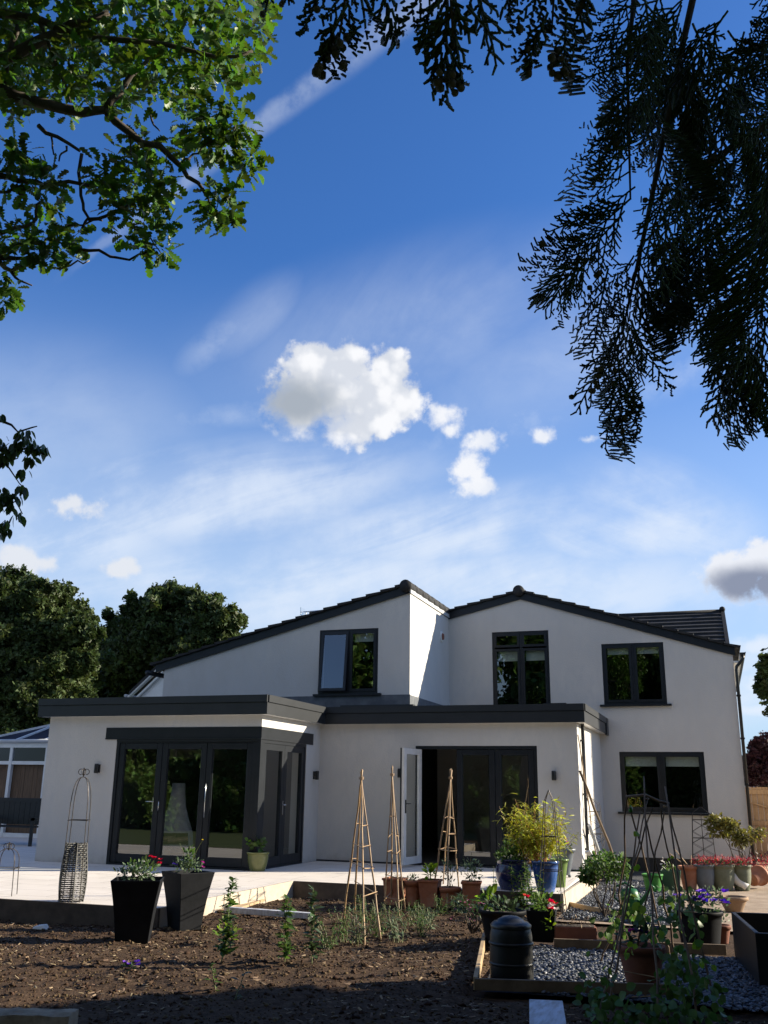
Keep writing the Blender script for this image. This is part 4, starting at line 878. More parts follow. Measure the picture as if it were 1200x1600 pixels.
# ------------------------------------------------------------------ oak boughs overhead
def oak():
    rng = np.random.RandomState(21); base = np.array([-6.6, 1.6, -.3]); t = thing('oak_tree', base, 'near oak whose leafy boughs fill the upper corner above the patio', 'tree')
    D0 = 6.3
    mb = MB(); mp = MB()
    limb(mb, wiggle(base, (-6.1, 1.9, 5.2), 5, .01, rng), .32, .24, 12)
    def br(pts, r0, r1, d0=D0, d1=None, pale=False, m=mb):
        d1 = d1 or d0; k = len(pts); P = [AT(px, py, d0+(d1-d0)*i/(k-1)) for i, (px, py) in enumerate(pts)]
        Q = []
        for a, b in zip(P[:-1], P[1:]): Q += [a, (a+b)/2+rng.normal(0, .012, 3)]
        Q.append(P[-1]); limb(mp if pale else mb, Q, r0, r1, 7)
    j = np.array([-6.0, 2.1, 5.0])
    for (px, py, r) in [(0, 140, .05), (0, 95, .045), (0, 275, .03), (0, 365, .028), (0, 403, .028), (0, 410, .026), (0, 20, .04), (0, 455, .02)]:
        limb(mb, wiggle(j+rng.normal(0, .12, 3), AT(px, py, D0), 4, .02, rng), r*1.7, r, 7)
    br([(0, 140), (60, 160), (130, 176), (165, 172), (200, 205), (250, 228), (285, 262), (310, 286), (320, 302)], .042, .010)
    br([(0, 95), (70, 60), (110, 38), (170, 20)], .045, .02); br([(165, 173), (185, 148), (205, 117), (235, 90)], .03, .012)
    br([(0, 275), (30, 283), (70, 290), (140, 290)], .022, .012); br([(0, 20), (60, 30), (150, 60), (260, 70), (340, 90), (395, 80)], .03, .01)
    br([(128, 240), (126, 290), (130, 318), (138, 340), (128, 358)], .012, .009); br([(138, 343), (165, 338), (195, 325), (230, 305)], .014, .006); br([(105, 353), (130, 352), (160, 345)], .008, .005)
    br([(60, 196), (90, 214), (125, 236)], .016, .010); br([(80, 210), (82, 232), (84, 242)], .007, .005); br([(104, 228), (96, 240), (92, 252)], .008, .005)
    br([(0, 365), (25, 355), (52, 348), (56, 332), (68, 312)], .016, .008); br([(0, 300), (22, 294), (30, 303), (38, 305)], .012, .006)
    br([(0, 403), (25, 404), (52, 400)], .02, .008); br([(115, 389), (155, 391), (180, 402), (218, 397), (235, 390)], .012, .006)
    br([(0, 410), (18, 423), (40, 415), (62, 410)], .018, .009, pale=True); br([(80, 418), (110, 415), (130, 412), (140, 407)], .008, .004, pale=True); br([(17, 424), (30, 438), (50, 446)], .011, .005, pale=False)
    br([(283, 258), (295, 248), (310, 240), (330, 222)], .010, .005); br([(350, 222), (362, 210), (368, 195)], .008, .004); br([(322, 302), (330, 325), (345, 335)], .007, .004); br([(235, 362), (240, 380), (255, 400)], .006, .003)
    br([(235, 180), (240, 195), (250, 205)], .008, .004); br([(200, 205), (205, 250), (215, 262)], .008, .004); br([(60, 30), (90, 110), (110, 160)], .014, .006); br([(30, 40), (10, 90), (8, 130)], .02, .01)
    mb.build('trunk', 'bark', t); mp.build('bare_twig', 'paletwig', t)
    # leaf clusters (px, py, r, leaves, depth shift)
    C = [(330, 188, 34, 60, 0), (372, 195, 28, 50, 0), (352, 232, 34, 55, 0), (385, 262, 20, 26, 0), (395, 240, 14, 14, 0), (365, 165, 16, 14, 0), (300, 235, 26, 34, .2), (318, 212, 28, 40, .1), (290, 195, 28, 40, .3),
         (340, 305, 24, 26, 0), (352, 332, 26, 30, 0), (330, 340, 20, 18, 0), (325, 318, 14, 10, 0), (360, 352, 14, 12, 0), (362, 300, 12, 10, 0),
         (225, 225, 32, 40, .2), (222, 268, 34, 44, .1), (200, 245, 26, 28, .2), (250, 285, 26, 26, 0), (215, 310, 24, 26, 0), (185, 318, 22, 24, 0), (165, 268, 26, 32, 0), (160, 292, 20, 22, 0), (240, 305, 24, 24, 0), (275, 275, 16, 12, 0), (205, 335, 18, 16, 0),
         (232, 350, 24, 26, 0), (258, 340, 16, 12, 0), (238, 375, 22, 22, 0), (258, 392, 18, 18, 0), (222, 395, 14, 12, 0), (195, 368, 12, 10, 0), (265, 348, 12, 9, 0),
         (40, 262, 30, 36, 0), (65, 292, 34, 42, 0), (30, 240, 22, 22, 0), (85, 270, 18, 16, 0), (15, 275, 24, 26, 0), (60, 312, 20, 18, 0), (105, 303, 8, 5, 0),
         (75, 365, 28, 34, 0), (105, 360, 22, 24, 0), (40, 378, 26, 30, 0), (95, 390, 24, 28, 0), (70, 408, 14, 12, 0), (15, 372, 22, 22, 0), (115, 405, 10, 8, 0), (55, 392, 24, 26, 0), (5, 350, 14, 10, 0), (118, 375, 14, 12, 0), (30, 402, 14, 10, 0),
         (12, 455, 18, 16, 0), (5, 475, 14, 12, 0), (25, 450, 12, 8, 0), (2, 462, 18, 14, 0)]
    P, D, S = [], [], []
    for (px, py, r, n, dz) in C:
        c = AT(px, py, D0+dz); R_ = r/FPX*D0; p, d = in_clump(rng, c, (R_, R_*1.2, R_*.95), int(n*1.15), .6); P.append(p); D.append(d*.9+rdir(rng, len(p))*.5+[0, 0, -.15])
    # the dense upper mass, several layers deep
    from math import floor
    k = 0
    while k < 4600:
        px, py = rng.uniform(-60, 425), rng.uniform(-90, 190); lim = 175 if px < 240 else (165 if px < 320 else 155-(px-320)*.55)
        if py > lim+12*math.sin(px*.07): continue
        hole = mnoise.noise(Vector((px*.022, py*.022, 2.0)))
        if hole > .33 and py > -10: continue
        P.append(AT(px, py, D0+rng.uniform(-.3, 1.6))[None]); D.append(rdir(rng, 1)+[[0, 0, -.15]]); k += 1
    for k in range(2600):
        px, py = rng.uniform(-620, -55), rng.uniform(-350, 470)
        if mnoise.noise(Vector((px*.012, py*.012, 7.0))) > .12: continue
        P.append(AT(px, py, D0+rng.uniform(-.4, .9))[None]); D.append(rdir(rng, 1)+[[0, 0, -.15]])
    P, D = np.concatenate(P), np.concatenate(D)
    scatter_obj('crown', OAKL, P, D, rng.uniform(.062, .118, len(P)), 'oak', rng, parent=t, roll=.55)
    # crown out of the picture above
    Q, E2 = [], []
    for c in [(-5.2, 3.2, 8.2), (-3.9, 4.1, 8.4), (-5.8, 2.0, 9.0), (-6.8, 3.0, 7.6), (-4.2, 2.6, 8.8), (-6.5, .8, 8.2)]:
        p, d = in_clump(rng, c, (1.1, 1.1, .8), 420, .5); Q.append(p); E2.append(d+rdir(rng, 420))
    Q, E2 = np.concatenate(Q), np.concatenate(E2); ok = np.array([True]*len(Q))
    scatter_obj('crown', tmpl_clump(3, 4), Q[ok], E2[ok], rng.uniform(.2, .32, ok.sum()), 'oak', rng, parent=t, roll=.6)
oak()

# ------------------------------------------------------------------ cypress sprays overhead
def cypress():
    rng = np.random.RandomState(8); base = np.array([3.9, -.4, -.3]); t = thing('cypress_tree', base, 'cypress tree with dark scaly sprays and cones drooping over the view', 'tree')
    cones = []; SA, SB, SW = [], [], []
    def make_template(L_, r):
        """flat fern-like frond in the xy plane: axis, alternating shoots, each with short shootlets"""
        out = []
        def axis(p, a, ln, order, wid):
            step = (.0095, .0082)[min(order, 1)]; n = max(3, int(ln/step)); st = ln/n; q = np.array(p); side = 1 if r.uniform() < .5 else -1
            for i in range(n):
                f = i/n; a += r.normal(0, .035)-(.012*np.sign(math.sin(a)) if order else 0)
                q2 = q+st*np.array([math.cos(a), math.sin(a)]); out.append((q, q2, wid*(1-.35*f)))
                if order == 0 and i > 0:
                    sl = ln*.42*(1-.80*f)*(.5+.5*min(1, f*6))*r.uniform(.7, 1.15)
                    if sl > .009: axis(q2, a+side*r.uniform(.55, .8), sl, 1, wid*.92)
                elif order == 1 and i > 0:
                    sl = min(.024, ln*.40)*(1-.65*f)*r.uniform(.6, 1.2)
                    if sl > .004: b = a+side*r.uniform(.5, .75); out.append((q2, q2+sl*np.array([math.cos(b), math.sin(b)]), wid*.85))
                side = -side; q = q2
        axis((0., 0.), 0., L_, 0, .0044)
        return np.array([np.concatenate([a, b]) for a, b, w in out]), np.array([w for a, b, w in out])
    TP = [(L_, *make_template(L_, np.random.RandomState(300+k))) for k, L_ in enumerate([.06, .06, .10, .10, .15, .15, .15, .22, .22, .22, .30, .30])]
    stems = MB()
    def frond(px, py, ang, Lpx, d=1.8):
        """start pixel, direction angle in the view (deg, 0 = right, -90 = down)"""
        a = math.radians(ang); L_ = Lpx/FPX*d; p = AT(px, py, d); X = RGT*math.cos(a)+UPV*math.sin(a)+FWD*rng.uniform(-.25, .25); X /= np.linalg.norm(X)
        nrm = FWD+RGT*rng.uniform(-.55, .55)+UPV*rng.uniform(-.35, .35); Y = np.cross(nrm, X); Y /= np.linalg.norm(Y); Z = np.cross(X, Y)
        ks = np.argsort([abs(math.log(t_[0]/L_)) for t_ in TP])[:3]; L0, Q, W = TP[rng.choice(ks)]; sc = L_/L0; g = -.9*sc*sc/max(L_, .05)*.08; m = 1 if rng.uniform() < .5 else -1; cv = rng.uniform(-1.5, 1.5)
        def tr(u, v):
            z = cv*v*v*2+rng.uniform(-.15, .15)*u; v = v*m
            return p+sc*(u[:, None]*X+v[:, None]*Y+z[:, None]*Z)+np.array([0, 0, 1.0])*(g*(u*u))[:, None]
        SA.append(tr(Q[:, 0], Q[:, 1])); SB.append(tr(Q[:, 2], Q[:, 3])); SW.append(W*rng.uniform(.9, 1.15))
        if rng.uniform() < .25:
            for k in rng.randint(0, len(Q), 2): cones.append(SB[-1][k])
    def clusterc(px, py, n, sp, d=1.8):
        for k in range(n): cones.append(AT(px+rng.normal(0, sp), py+rng.normal(0, sp), d+rng.normal(0, .01)))
    F_ = [  # hanging lobes on the right (px, py, angle, length px, depth)
        (985, 310, -140, 190, 1.8), (975, 330, -125, 190, 1.82), (960, 350, -155, 130, 1.78), (990, 400, -118, 170, 1.85), (940, 330, -160, 90, 1.8), (925, 400, -130, 120, 1.76), (905, 420, -110, 95, 1.8), (950, 420, -105, 130, 1.9),
        (1005, 370, -102, 230, 1.84), (975, 480, -95, 215, 1.8), (985, 500, -75, 120, 1.78), (968, 520, -115, 130, 1.86), (965, 560, -85, 140, 1.8), (960, 600, -100, 95, 1.83), (985, 580, -82, 90, 1.79), (970, 640, -90, 62, 1.8), (995, 430, -70, 110, 1.9), (1000, 440, -60, 70, 1.8),
        (1040, 330, -85, 175, 1.85), (1020, 350, -75, 140, 1.8), (1060, 350, -95, 140, 1.9),
        (1110, 300, -100, 235, 1.82), (1095, 330, -80, 200, 1.9), (1130, 320, -110, 200, 1.78), (1085, 440, -115, 105, 1.8), (1100, 450, -75, 150, 1.86), (1075, 400, -130, 80, 1.83), (1100, 400, -45, 110, 1.9), (1120, 470, -105, 120, 1.8),
        (1195, 280, -105, 300, 1.8), (1180, 400, -98, 240, 1.84), (1150, 480, -95, 175, 1.8), (1160, 520, -80, 150, 1.78), (1170, 560, -115, 90, 1.85), (1190, 540, -95, 145, 1.8), (1205, 480, -100, 200, 1.82), (1145, 560, -100, 90, 1.8), (1205, 590, -95, 90, 1.78), (1175, 600, -90, 75, 1.8), (1155, 590, -70, 60, 1.8), (1215, 380, -110, 180, 1.8), (1200, 330, -130, 150, 1.9), (1180, 450, -60, 110, 1.9)]
    # dense curtain above
    for k in range(34):
        px, py = rng.uniform(962, 1240), rng.uniform(-60, 300)
        if px < 985: py = rng.uniform(-40, 260)
        F_.append((px, py, rng.uniform(-140, -55), rng.uniform(90, 190)*(.7 if px < 1000 else 1), rng.uniform(1.7, 2.2)))
    for k in range(26): F_.append((rng.uniform(985, 1220), rng.uniform(-40, 250), rng.uniform(-150, -80), rng.uniform(80, 150), rng.uniform(1.75, 2.1)))
    for py in range(-20, 330, 24): F_.append((985+rng.uniform(-10, 12), py, rng.uniform(-165, -120), rng.uniform(55, 90), 1.8))
    # tips along the top edge
    F_ += [(515, -40, -115, 95, 1.05), (545, -50, -95, 160, 1.05), (560, -20, -75, 110, 1.05), (590, -50, -80, 110, 1.15), (540, 10, -120, 95, 1.05), (525, 30, -105, 75, 1.05), (570, 0, -60, 60, 1.05),
           (680, -50, -120, 120, 1.05), (700, -60, -92, 200, 1.05), (735, -50, -75, 140, 1.05), (715, -20, -105, 135, 1.05), (690, 0, -140, 60, 1.05), (745, -10, -80, 90, 1.15), (670, 20, -110, 60, 1.05), (712, 60, -90, 80, 1.05), (760, -40, -95, 90, 1.15), (730, 10, -60, 70, 1.05),
           (845, -40, -105, 150, 1.2), (870, -50, -85, 165, 1.2), (820, -30, -130, 60, 1.2), (855, 20, -110, 90, 1.2), (885, 20, -95, 95, 1.2), (905, -40, -80, 90, 1.2), (920, -50, -95, 80, 1.2), (800, -40, -95, 62, 1.15), (840, 50, -125, 50, 1.2), (425, -40, -100, 55, 1.2), (440, -40, -80, 50, 1.2), (895, -20, -75, 70, 1.2)]
    # the bough goes on beyond the picture
    for k in range(150): F_.append((rng.uniform(1235, 1950), rng.uniform(-350, 430), rng.uniform(-140, -40), rng.uniform(90, 210), rng.uniform(1.8, 2.7)))
    for k in range(70): F_.append((rng.uniform(430, 1300), rng.uniform(-460, -190), rng.uniform(-140, -40), rng.uniform(60, 110), rng.uniform(1.2, 1.9)))
    for f in F_: frond(*f)
    clusterc(522, 90, 5, 8, 1.05); clusterc(532, 62, 4, 10, 1.05); clusterc(505, 112, 3, 6, 1.05); clusterc(706, 134, 7, 10, 1.05); clusterc(695, 115, 5, 10, 1.05); clusterc(870, 100, 8, 16, 1.2); clusterc(845, 80, 6, 12, 1.2); clusterc(885, 115, 4, 6, 1.2); clusterc(825, 110, 2, 5, 1.2)
    clusterc(915, 450, 14, 22, 1.8); clusterc(985, 640, 5, 8, 1.8); clusterc(945, 590, 8, 14, 1.8); clusterc(965, 655, 3, 4, 1.8); clusterc(1155, 630, 12, 14, 1.8); clusterc(1180, 600, 8, 16, 1.8); clusterc(930, 600, 4, 6, 1.8); clusterc(968, 230, 3, 5, 1.8); clusterc(1040, 390, 4, 6, 1.8); clusterc(1090, 230, 9, 25, 1.85); clusterc(440, 5, 2, 3, 1.8)
    A = np.concatenate(SA); B = np.concatenate(SB); W = np.concatenate(SW)
    # every shoot a small three-sided prism
    D = B-A; Ln = np.linalg.norm(D, axis=1, keepdims=True)+1e-7; D = D/Ln; X = np.cross(D, FWD+.2*UPV); X /= np.linalg.norm(X, axis=1, keepdims=True)+1e-9; Y = np.cross(D, X)
    ring = [(1, 0), (-.5, .8), (-.5, -.8)]
    n = len(A); V = np.zeros((n, 6, 3))
    for i, (a, b) in enumerate(ring):
        V[:, i] = A-D*Ln*.12+(X*a+Y*b)*W[:, None]*.55; V[:, 3+i] = B+D*Ln*.05+(X*a+Y*b)*W[:, None]*.52
    tf = [(0, 1, 4, 3), (1, 2, 5, 4), (2, 0, 3, 5)]; fl = np.array(tf).ravel()
    loops = (fl[None]+(np.arange(n)*6)[:, None]).ravel(); raw_mesh('foliage', V.reshape(-1, 3), loops, np.arange(n*3)*4, ['cypress'], t)
    print('cypress segs', n, 'cones', len(cones))
    order = rng.permutation(len(cones)); first = None
    for k in order[:100]:
        if first is None:
            mb = MB(); mb.ball((0, 0, 0), .0072, 8, sq=(1, 1, .92)); mb.v = [tuple(np.array(v)+base) for v in mb.v]; first = mb.build('cone', 'cone', t); o = first
        else: o = first.copy(); COL.objects.link(o); o.parent = t
        o.location = tuple(cones[k]-base); o.scale = (rng.uniform(.75, 1.1)*min(1.0, .25+np.linalg.norm(cones[k]-CAMP)/2.6),)*3
    mb = MB()
    for k in order[100:]: mb.ball(cones[k], rng.uniform(.0048, .0066), 7, sq=(1, 1, .92))
    if len(order) > 100: tag(mb.build('cones', 'cone', t), kind='stuff')
    mb = MB(); limb(mb, wiggle(base, (3.8, -.3, 7.5), 5, .006, rng), .2, .1, 10)
    def br(pts, r0, r1, d=1.95):
        limb(mb, [AT(px, py, d) for px, py in pts], r0, r1, 6)
    br([(1330, 100), (1240, 170), (1190, 200), (1150, 225), (1110, 255), (1080, 285), (1040, 330)], .011, .0035); br([(1230, -90), (1205, 150), (1200, 290), (1188, 400), (1180, 480)], .007, .002, 1.86)
    br([(1100, -80), (1060, 100), (1010, 350), (990, 440), (972, 520)], .008, .0018, 1.84); br([(1000, -90), (980, 100), (985, 310)], .006, .002, 1.82); br([(700, -150), (702, -40), (708, 60)], .0025, .0012, 1.05); br([(545, -150), (545, -40), (530, 60)], .0025, .0012, 1.05); br([(865, -150), (868, -50), (862, 50)], .0028, .0012, 1.2)
    for (px, py, d_) in [(1330, 100, 1.95), (1230, -90, 1.86), (1100, -80, 1.84), (1000, -90, 1.82)]:
        limb(mb, wiggle((3.8, -.3, 4.6), AT(px, py, d_), 5, .03, rng), .03, .008, 7)
    for (px, py, d_) in [(865, -150, 1.2), (700, -150, 1.05), (545, -150, 1.05)]:
        limb(mb, wiggle((3.8, -.3, 5.2), AT(px, py, d_), 6, .03, rng), .022, .002, 6)
    mb.build('trunk', 'twig', t)
    # the rest of the crown, above and to the side of the picture
    n = 9000; z = rng.uniform(1.2, 7.5, n); a = rng.uniform(0, 6.283, n); rr = 2.0*(1-(z-1.2)/7.0)**.6*rng.uniform(.2, 1, n)**.5; P = np.stack([3.9+rr*np.cos(a), -.4+rr*np.sin(a), z], 1)
    v = P-CAMP; dep = v @ FWD; pxx = 600+FPX*(v @ RGT)/np.maximum(dep, .01); pyy = 800-FPX*(v @ UPV)/np.maximum(dep, .01)
    ok = ((dep < .05) | (pxx > 1290) | (pyy < -80)) & ((np.linalg.norm(v[:, :2], axis=1) > 2.4) | (P[:, 2] > 4.4))
    P = P[ok]; scatter_obj('crown', tmpl_clump(5), P, rdir(rng, len(P), -1, .2), rng.uniform(.12, .24, len(P)), 'cypress', rng, parent=t, roll=.6)
cypress()

# cherry branch at the left edge
def cherry():
    rng = np.random.RandomState(9); base = np.array([-5.6, 2.6, -.3]); D0 = 5.2; t = thing('cherry_tree', base, 'small tree with drooping oval leaves reaching in at the picture edge', 'tree'); mb = MB()
    limb(mb, wiggle(base, (-5.0, 3.2, 2.7), 4, .01, rng), .08, .05, 9)
    for q in [(-30, 655), (-30, 700), (-30, 760), (-30, 800), (-30, 835)]: limb(mb, wiggle((-5.0, 3.2, 2.6), AT(*q, D0), 3, .02, rng), .03, .012, 6)
    def br(pts, r0, r1): limb(mb, [AT(px, py, D0) for px, py in pts], r0, r1, 6)
    br([(-30, 655), (3, 658), (18, 664), (28, 675), (50, 668), (58, 666)], .010, .003); br([(-30, 700), (20, 705), (45, 700), (75, 712)], .010, .003); br([(-30, 760), (8, 722), (28, 716)], .010, .003); br([(8, 722), (20, 740), (30, 755), (40, 765)], .005, .002); br([(-30, 800), (10, 790), (25, 783), (35, 803)], .008, .003); br([(-30, 835), (5, 832), (14, 836)], .006, .003)
    mb.build('trunk', 'twig', t)
    C = [(38, 678, 13, 22), (30, 690, 10, 14), (55, 698, 10, 14), (70, 700, 9, 12), (48, 715, 10, 14), (20, 700, 14, 22), (5, 690, 12, 18), (8, 710, 12, 18), (38, 735, 9, 10), (35, 758, 8, 8), (42, 764, 5, 4), (15, 775, 11, 16), (5, 765, 10, 14), (5, 780, 10, 12), (25, 775, 8, 8), (18, 792, 8, 9), (30, 803, 6, 6), (22, 805, 5, 4), (8, 815, 8, 8), (8, 828, 7, 7), (2, 650, 5, 5), (46, 690, 9, 10), (-10, 700, 20, 25), (-10, 780, 20, 25)]+[(rng.uniform(-300, -30), rng.uniform(610, 850), 22, 26) for k in range(22)]
    P, D = [], []
    for px, py, r, n in C:
        R_ = r/FPX*D0; p, d = in_clump(rng, AT(px, py, D0), (R_, R_, R_*.8), n, .6); P.append(p); D.append(d*.35+rdir(rng, n)*.25+[0, 0, -.85])
    P, D = np.concatenate(P), np.concatenate(D); scatter_obj('crown', OVAL, P, D, rng.uniform(.045, .068, len(P)), 'cherry', rng, parent=t, roll=.8)
cherry()

# ------------------------------------------------------------------ neighbours
def conservatory():
    t = thing('conservatory', (-18.2, 22, -.2), 'white framed conservatory with blue tinted roof beyond the patio', 'conservatory'); y = 22.0; xl, xr = -22.0, -15.6
    mb = MB(); W = .09
    px = [-21.9, -20.3, -18.42, -17.24, -15.7]
    for x in px: mb.box(x-W/2, x+W/2, y-.04, y+.06, -.2, 2.35)
    mb.box(xl, xr, y-.05, y+.07, 2.33, 2.45); mb.box(xl, xr, y-.03, y+.05, 1.88, 1.97); mb.box(xl, xr, y-.03, y+.05, -.25, .1)
    mb.build('frame', 'white', t)
    mb = MB(); mb.tube([(xl, y-.08, 2.5), (xr, y-.08, 2.5)], .055, 8); mb.build('gutter', 'lightlead', t)
    q = MB(); q.box(xl, xr, y+1.6, y+1.65, -.2, 2.4); q.build('back_wall', 'indark', t)
    q = MB()
    for k in range(46): q.box(xl+k*.139, xl+k*.139+.134, y+.07+.004*(k % 3), y+.09, -.2, 1.9)
    q.build('panel', 'fence2', t)
    q = MB(); q.add([(xl, y, 1.95), (xr, y, 1.95), (xr, y, 2.35), (xl, y, 2.35)], [(0, 1, 2, 3)]); q.build('pane', 'conglass', t)
    mb = MB(); yr = 23.9; zr = 3.16; xa = -18.05
    mb.add([(-19.6, y-.02, 2.5), (xr, y-.02, 2.5), (xr, yr, zr), (xa, yr, zr)], [(0, 1, 2, 3)]); mb.build('roof', 'conroof', t); mb = MB(); mb.add([(-19.6, y-.02, 2.5), (xa, yr, zr), (-19.9, 25.5, 2.5)], [(0, 1, 2)]); mb.build('roof', 'conroof', t)
    mb = MB()
    for x in (-18.3, -17.35, -16.3): mb.bar((x, y-.02, 2.54), (x+.12, yr, zr+.03), .06, .05)
    mb.bar((-19.6, y-.02, 2.52), (xa, yr, zr+.03), .07, .06); mb.bar((xa, yr, zr+.05), (xr, yr, zr+.05), .12, .12); mb.bar((-19.9, 25.5, 2.5), (xa, yr, zr+.03), .06, .05)
    mb.build('glazing_bar', 'white', t)
    mb = MB(); mb.lathe((xa, yr, zr+.1), [(.04, 0), (.05, .05), (.02, .12), (.045, .2), (.02, .28), (0, .38)], 10)
    for k in range(9): mb.lathe((xa+.25+k*.24, yr, zr+.1), [(.03, 0), (.04, .03), (.012, .07), (0, .12)], 6)
    mb.build('finial', 'lightlead', t)
conservatory()
def board_fence(name, x0, x1, y, z0, z1, m, label, cat, n=None, rails=True, brace=False):
    t = thing(name, ((x0+x1)/2, y, z0), label, cat); mb = MB(); n = n or int((x1-x0)/.13); w = (x1-x0)/n; rng = np.random.RandomState(int(abs(x0*10)))
    for k in range(n): mb.box(x0+k*w+.003, x0+(k+1)*w-.003, y+rng.uniform(0, .006), y+.025, z0+.03, z1+rng.uniform(-.01, .01))
    mb.build('boards', m, t); mb = MB()
    for z in (z0+.25, (z0+z1)/2+.05, z1-.12): mb.box(x0, x1, y-.035, y-.001, z-.05, z+.05)
    if brace: mb.bar((x0+.05, y-.02, (z0+z1)/2+.55), (x1, y-.02, (z0+z1)/2+.1), .03, .09, up=(0, 1, 0))
    mb.build('rails', m, t)
    return t
board_fence('board_fence', -27, -13, 25.2, -.3, 2.05, 'fence2', 'brown boarded fence seen through the conservatory glass', 'fence')
board_fence('garden_gate', .62, 2.2, 26.0, -.25, 1.55, 'fence', 'brown boarded side gate with rails between house and tree', 'gate', brace=True)
def nbr_house():
    t = thing('brick_house', (-14.8, 26, -.3), 'neighbouring white house, the end of its eaves peeping over the flat roof', 'house'); y = 24.2
    A, B = PY(204, 1086, y), PY(250, 1043, y); x0 = A[0]+.22; xe = B[0]+2.2
    mb = MB(); mb.add([(x0, y+.15, -.3), (xe, y+.15, -.3), (xe, y+.15, B[2]-.14), (B[0], y+.15, B[2]-.14), (x0, y+.15, A[2]+.05)], [(0, 1, 2, 3, 4)]); mb.box(x0, xe, y+.16, y+4, -.3, A[2]); mb.build('wall', 'white', t)
    mb = MB(); mb.bar(A+np.array([-.06, 0, -.07]), B, .05, .15, up=(0, 1, 0)); mb.bar(A+np.array([.1, .08, -.14]), B+np.array([.08, .08, -.12]), .05, .09, up=(0, 1, 0)); mb.build('bargeboard', 'white', t)
    mb = MB(); C_ = np.array([xe, y, B[2]]); f = lambda p, dy, dz: p+np.array([0, dy, dz])
    mb.hexa([f(A, -.1, .0), f(B, -.1, .02), f(B, 4, .02), f(A, 4, 0), f(A, -.1, .09), f(B, -.1, .11), f(B, 4, .11), f(A, 4, .09)]); mb.build('roof', 'tile', t); mb = MB(); mb.hexa([f(B, -.1, .02), f(C_, -.1, .0), f(C_, 4, .0), f(B, 4, .02), f(B, -.1, .11), f(C_, -.1, .06), f(C_, 4, .06), f(B, 4, .11)]); mb.build('roof', 'tile', t)
    mb = MB(); mb.tube([A+[-.1, -.12, -.03], A+[-.1, 4, -.03]], .045, 8); mb.build('gutter', 'lightlead', t)
    mb = MB(); mb.tube([A+[-.1, -.05, -.05], A+[.05, 0, -.3], A+[.2, .05, -.5]], .03, 8); mb.build('downpipe', 'lightlead', t)
nbr_house()
def far_house():
    t = thing('far_house', (2.5, 40, -.3), 'low white house with dark roof glimpsed behind the purple tree', 'house'); mb = MB(); p = PY(1166, 1200, 40); q = PY(1166, 1183, 40)
    mb.box(p[0]-.6, p[0]+9, 40, 46, -.3, q[2]-.45); mb.build('wall', 'render', t); mb = MB(); mb.box(p[0]-.9, p[0]+9.3, 39.7, 40, q[2]-.45, q[2]-.25); mb.build('fascia', 'frame', t); mb = MB()
    mb.hexa([(p[0]-.9, 39.7, q[2]-.25), (p[0]+9.3, 39.7, q[2]-.25), (p[0]+9.3, 46, q[2]-.25), (p[0]-.9, 46, q[2]-.25), (p[0]-.9, 42.8, q[2]+.0), (p[0]+9.3, 42.8, q[2]+.0), (p[0]+9.3, 43, q[2]+.0), (p[0]-.9, 43, q[2]+.0)]); mb.build('roof', 'tile', t)
    mb = MB(); mb.box(p[0]+.3, p[0]+1.3, 39.98, 40.05, q[2]-1.3, q[2]-.6); mb.build('window', 'frame', t)
far_house()
def bench():
    p = G(42, 1352, 0); x, y = PY(30, 1300, 19.4)[0], 19.4; t = thing('garden_bench', (x, y, 0), 'black slatted garden bench with high back in deep shade by the house corner', 'bench'); mb = MB(); W = 1.5
    for sx in (-W/2, W/2-.06):
        mb.box(x+sx, x+sx+.06, y-.5, y-.44, 0, .62); mb.box(x+sx, x+sx+.06, y, y+.06, 0, 1.05); mb.box(x+sx, x+sx+.06, y-.5, y, .56, .62)
        mb.build('frame', 'bin', t); mb = MB()
    mb = MB()
    for k in range(5): mb.box(x-W/2+.06, x+W/2-.06, y-.48+k*.1, y-.40+k*.1, .40, .43)
    mb.build('seat', 'bin', t); mb = MB()
    mb.box(x-W/2+.06, x+W/2-.06, y, y+.05, .96, 1.05)
    for k in range(9): xx = x-W/2+.07+k*.152; mb.box(xx, xx+.145, y+.01, y+.04, .45, .96)
    mb.build('backrest', 'bin', t)
bench()

# ------------------------------------------------------------------ plants and pots
def bunch(t, c, r, n, m, size, seed, T=OVAL, up=.5, name='leaves', shell=.6, roll=.5):
    rng = np.random.RandomState(seed); p, d = in_clump(rng, c, np.array(r)*np.ones(3), n, shell); return scatter_obj(name, T, p, d*.7+rdir(rng, n)*.6+[0, 0, up], rng.uniform(.65, 1.3, n)*size, m, rng, parent=t, roll=roll)
def blooms(t, pts, m, size, seed, name='flower'):
    """each flower head: petals round a centre"""
    rng = np.random.RandomState(seed)
    for c in pts:
        P, D = [], []
        for k in range(7):
            a = k*.9+rng.uniform(-.2, .2); P.append(np.array(c)); D.append((math.cos(a), math.sin(a)*.8-.25, .25+rng.uniform(-.3, .5)))
        scatter_obj(name, ROUND, np.array(P), np.array(D), rng.uniform(.8, 1.2, len(P))*size, m, rng, parent=t, roll=.4)
def stems(t, base, tips, r, m='stem', name='stem', seed=0):
    rng = np.random.RandomState(seed); mb = MB()
    for q in tips: limb(mb, wiggle(base, q, 3, .04, rng), r, r*.5, 5)
    return mb.build(name, m, t)
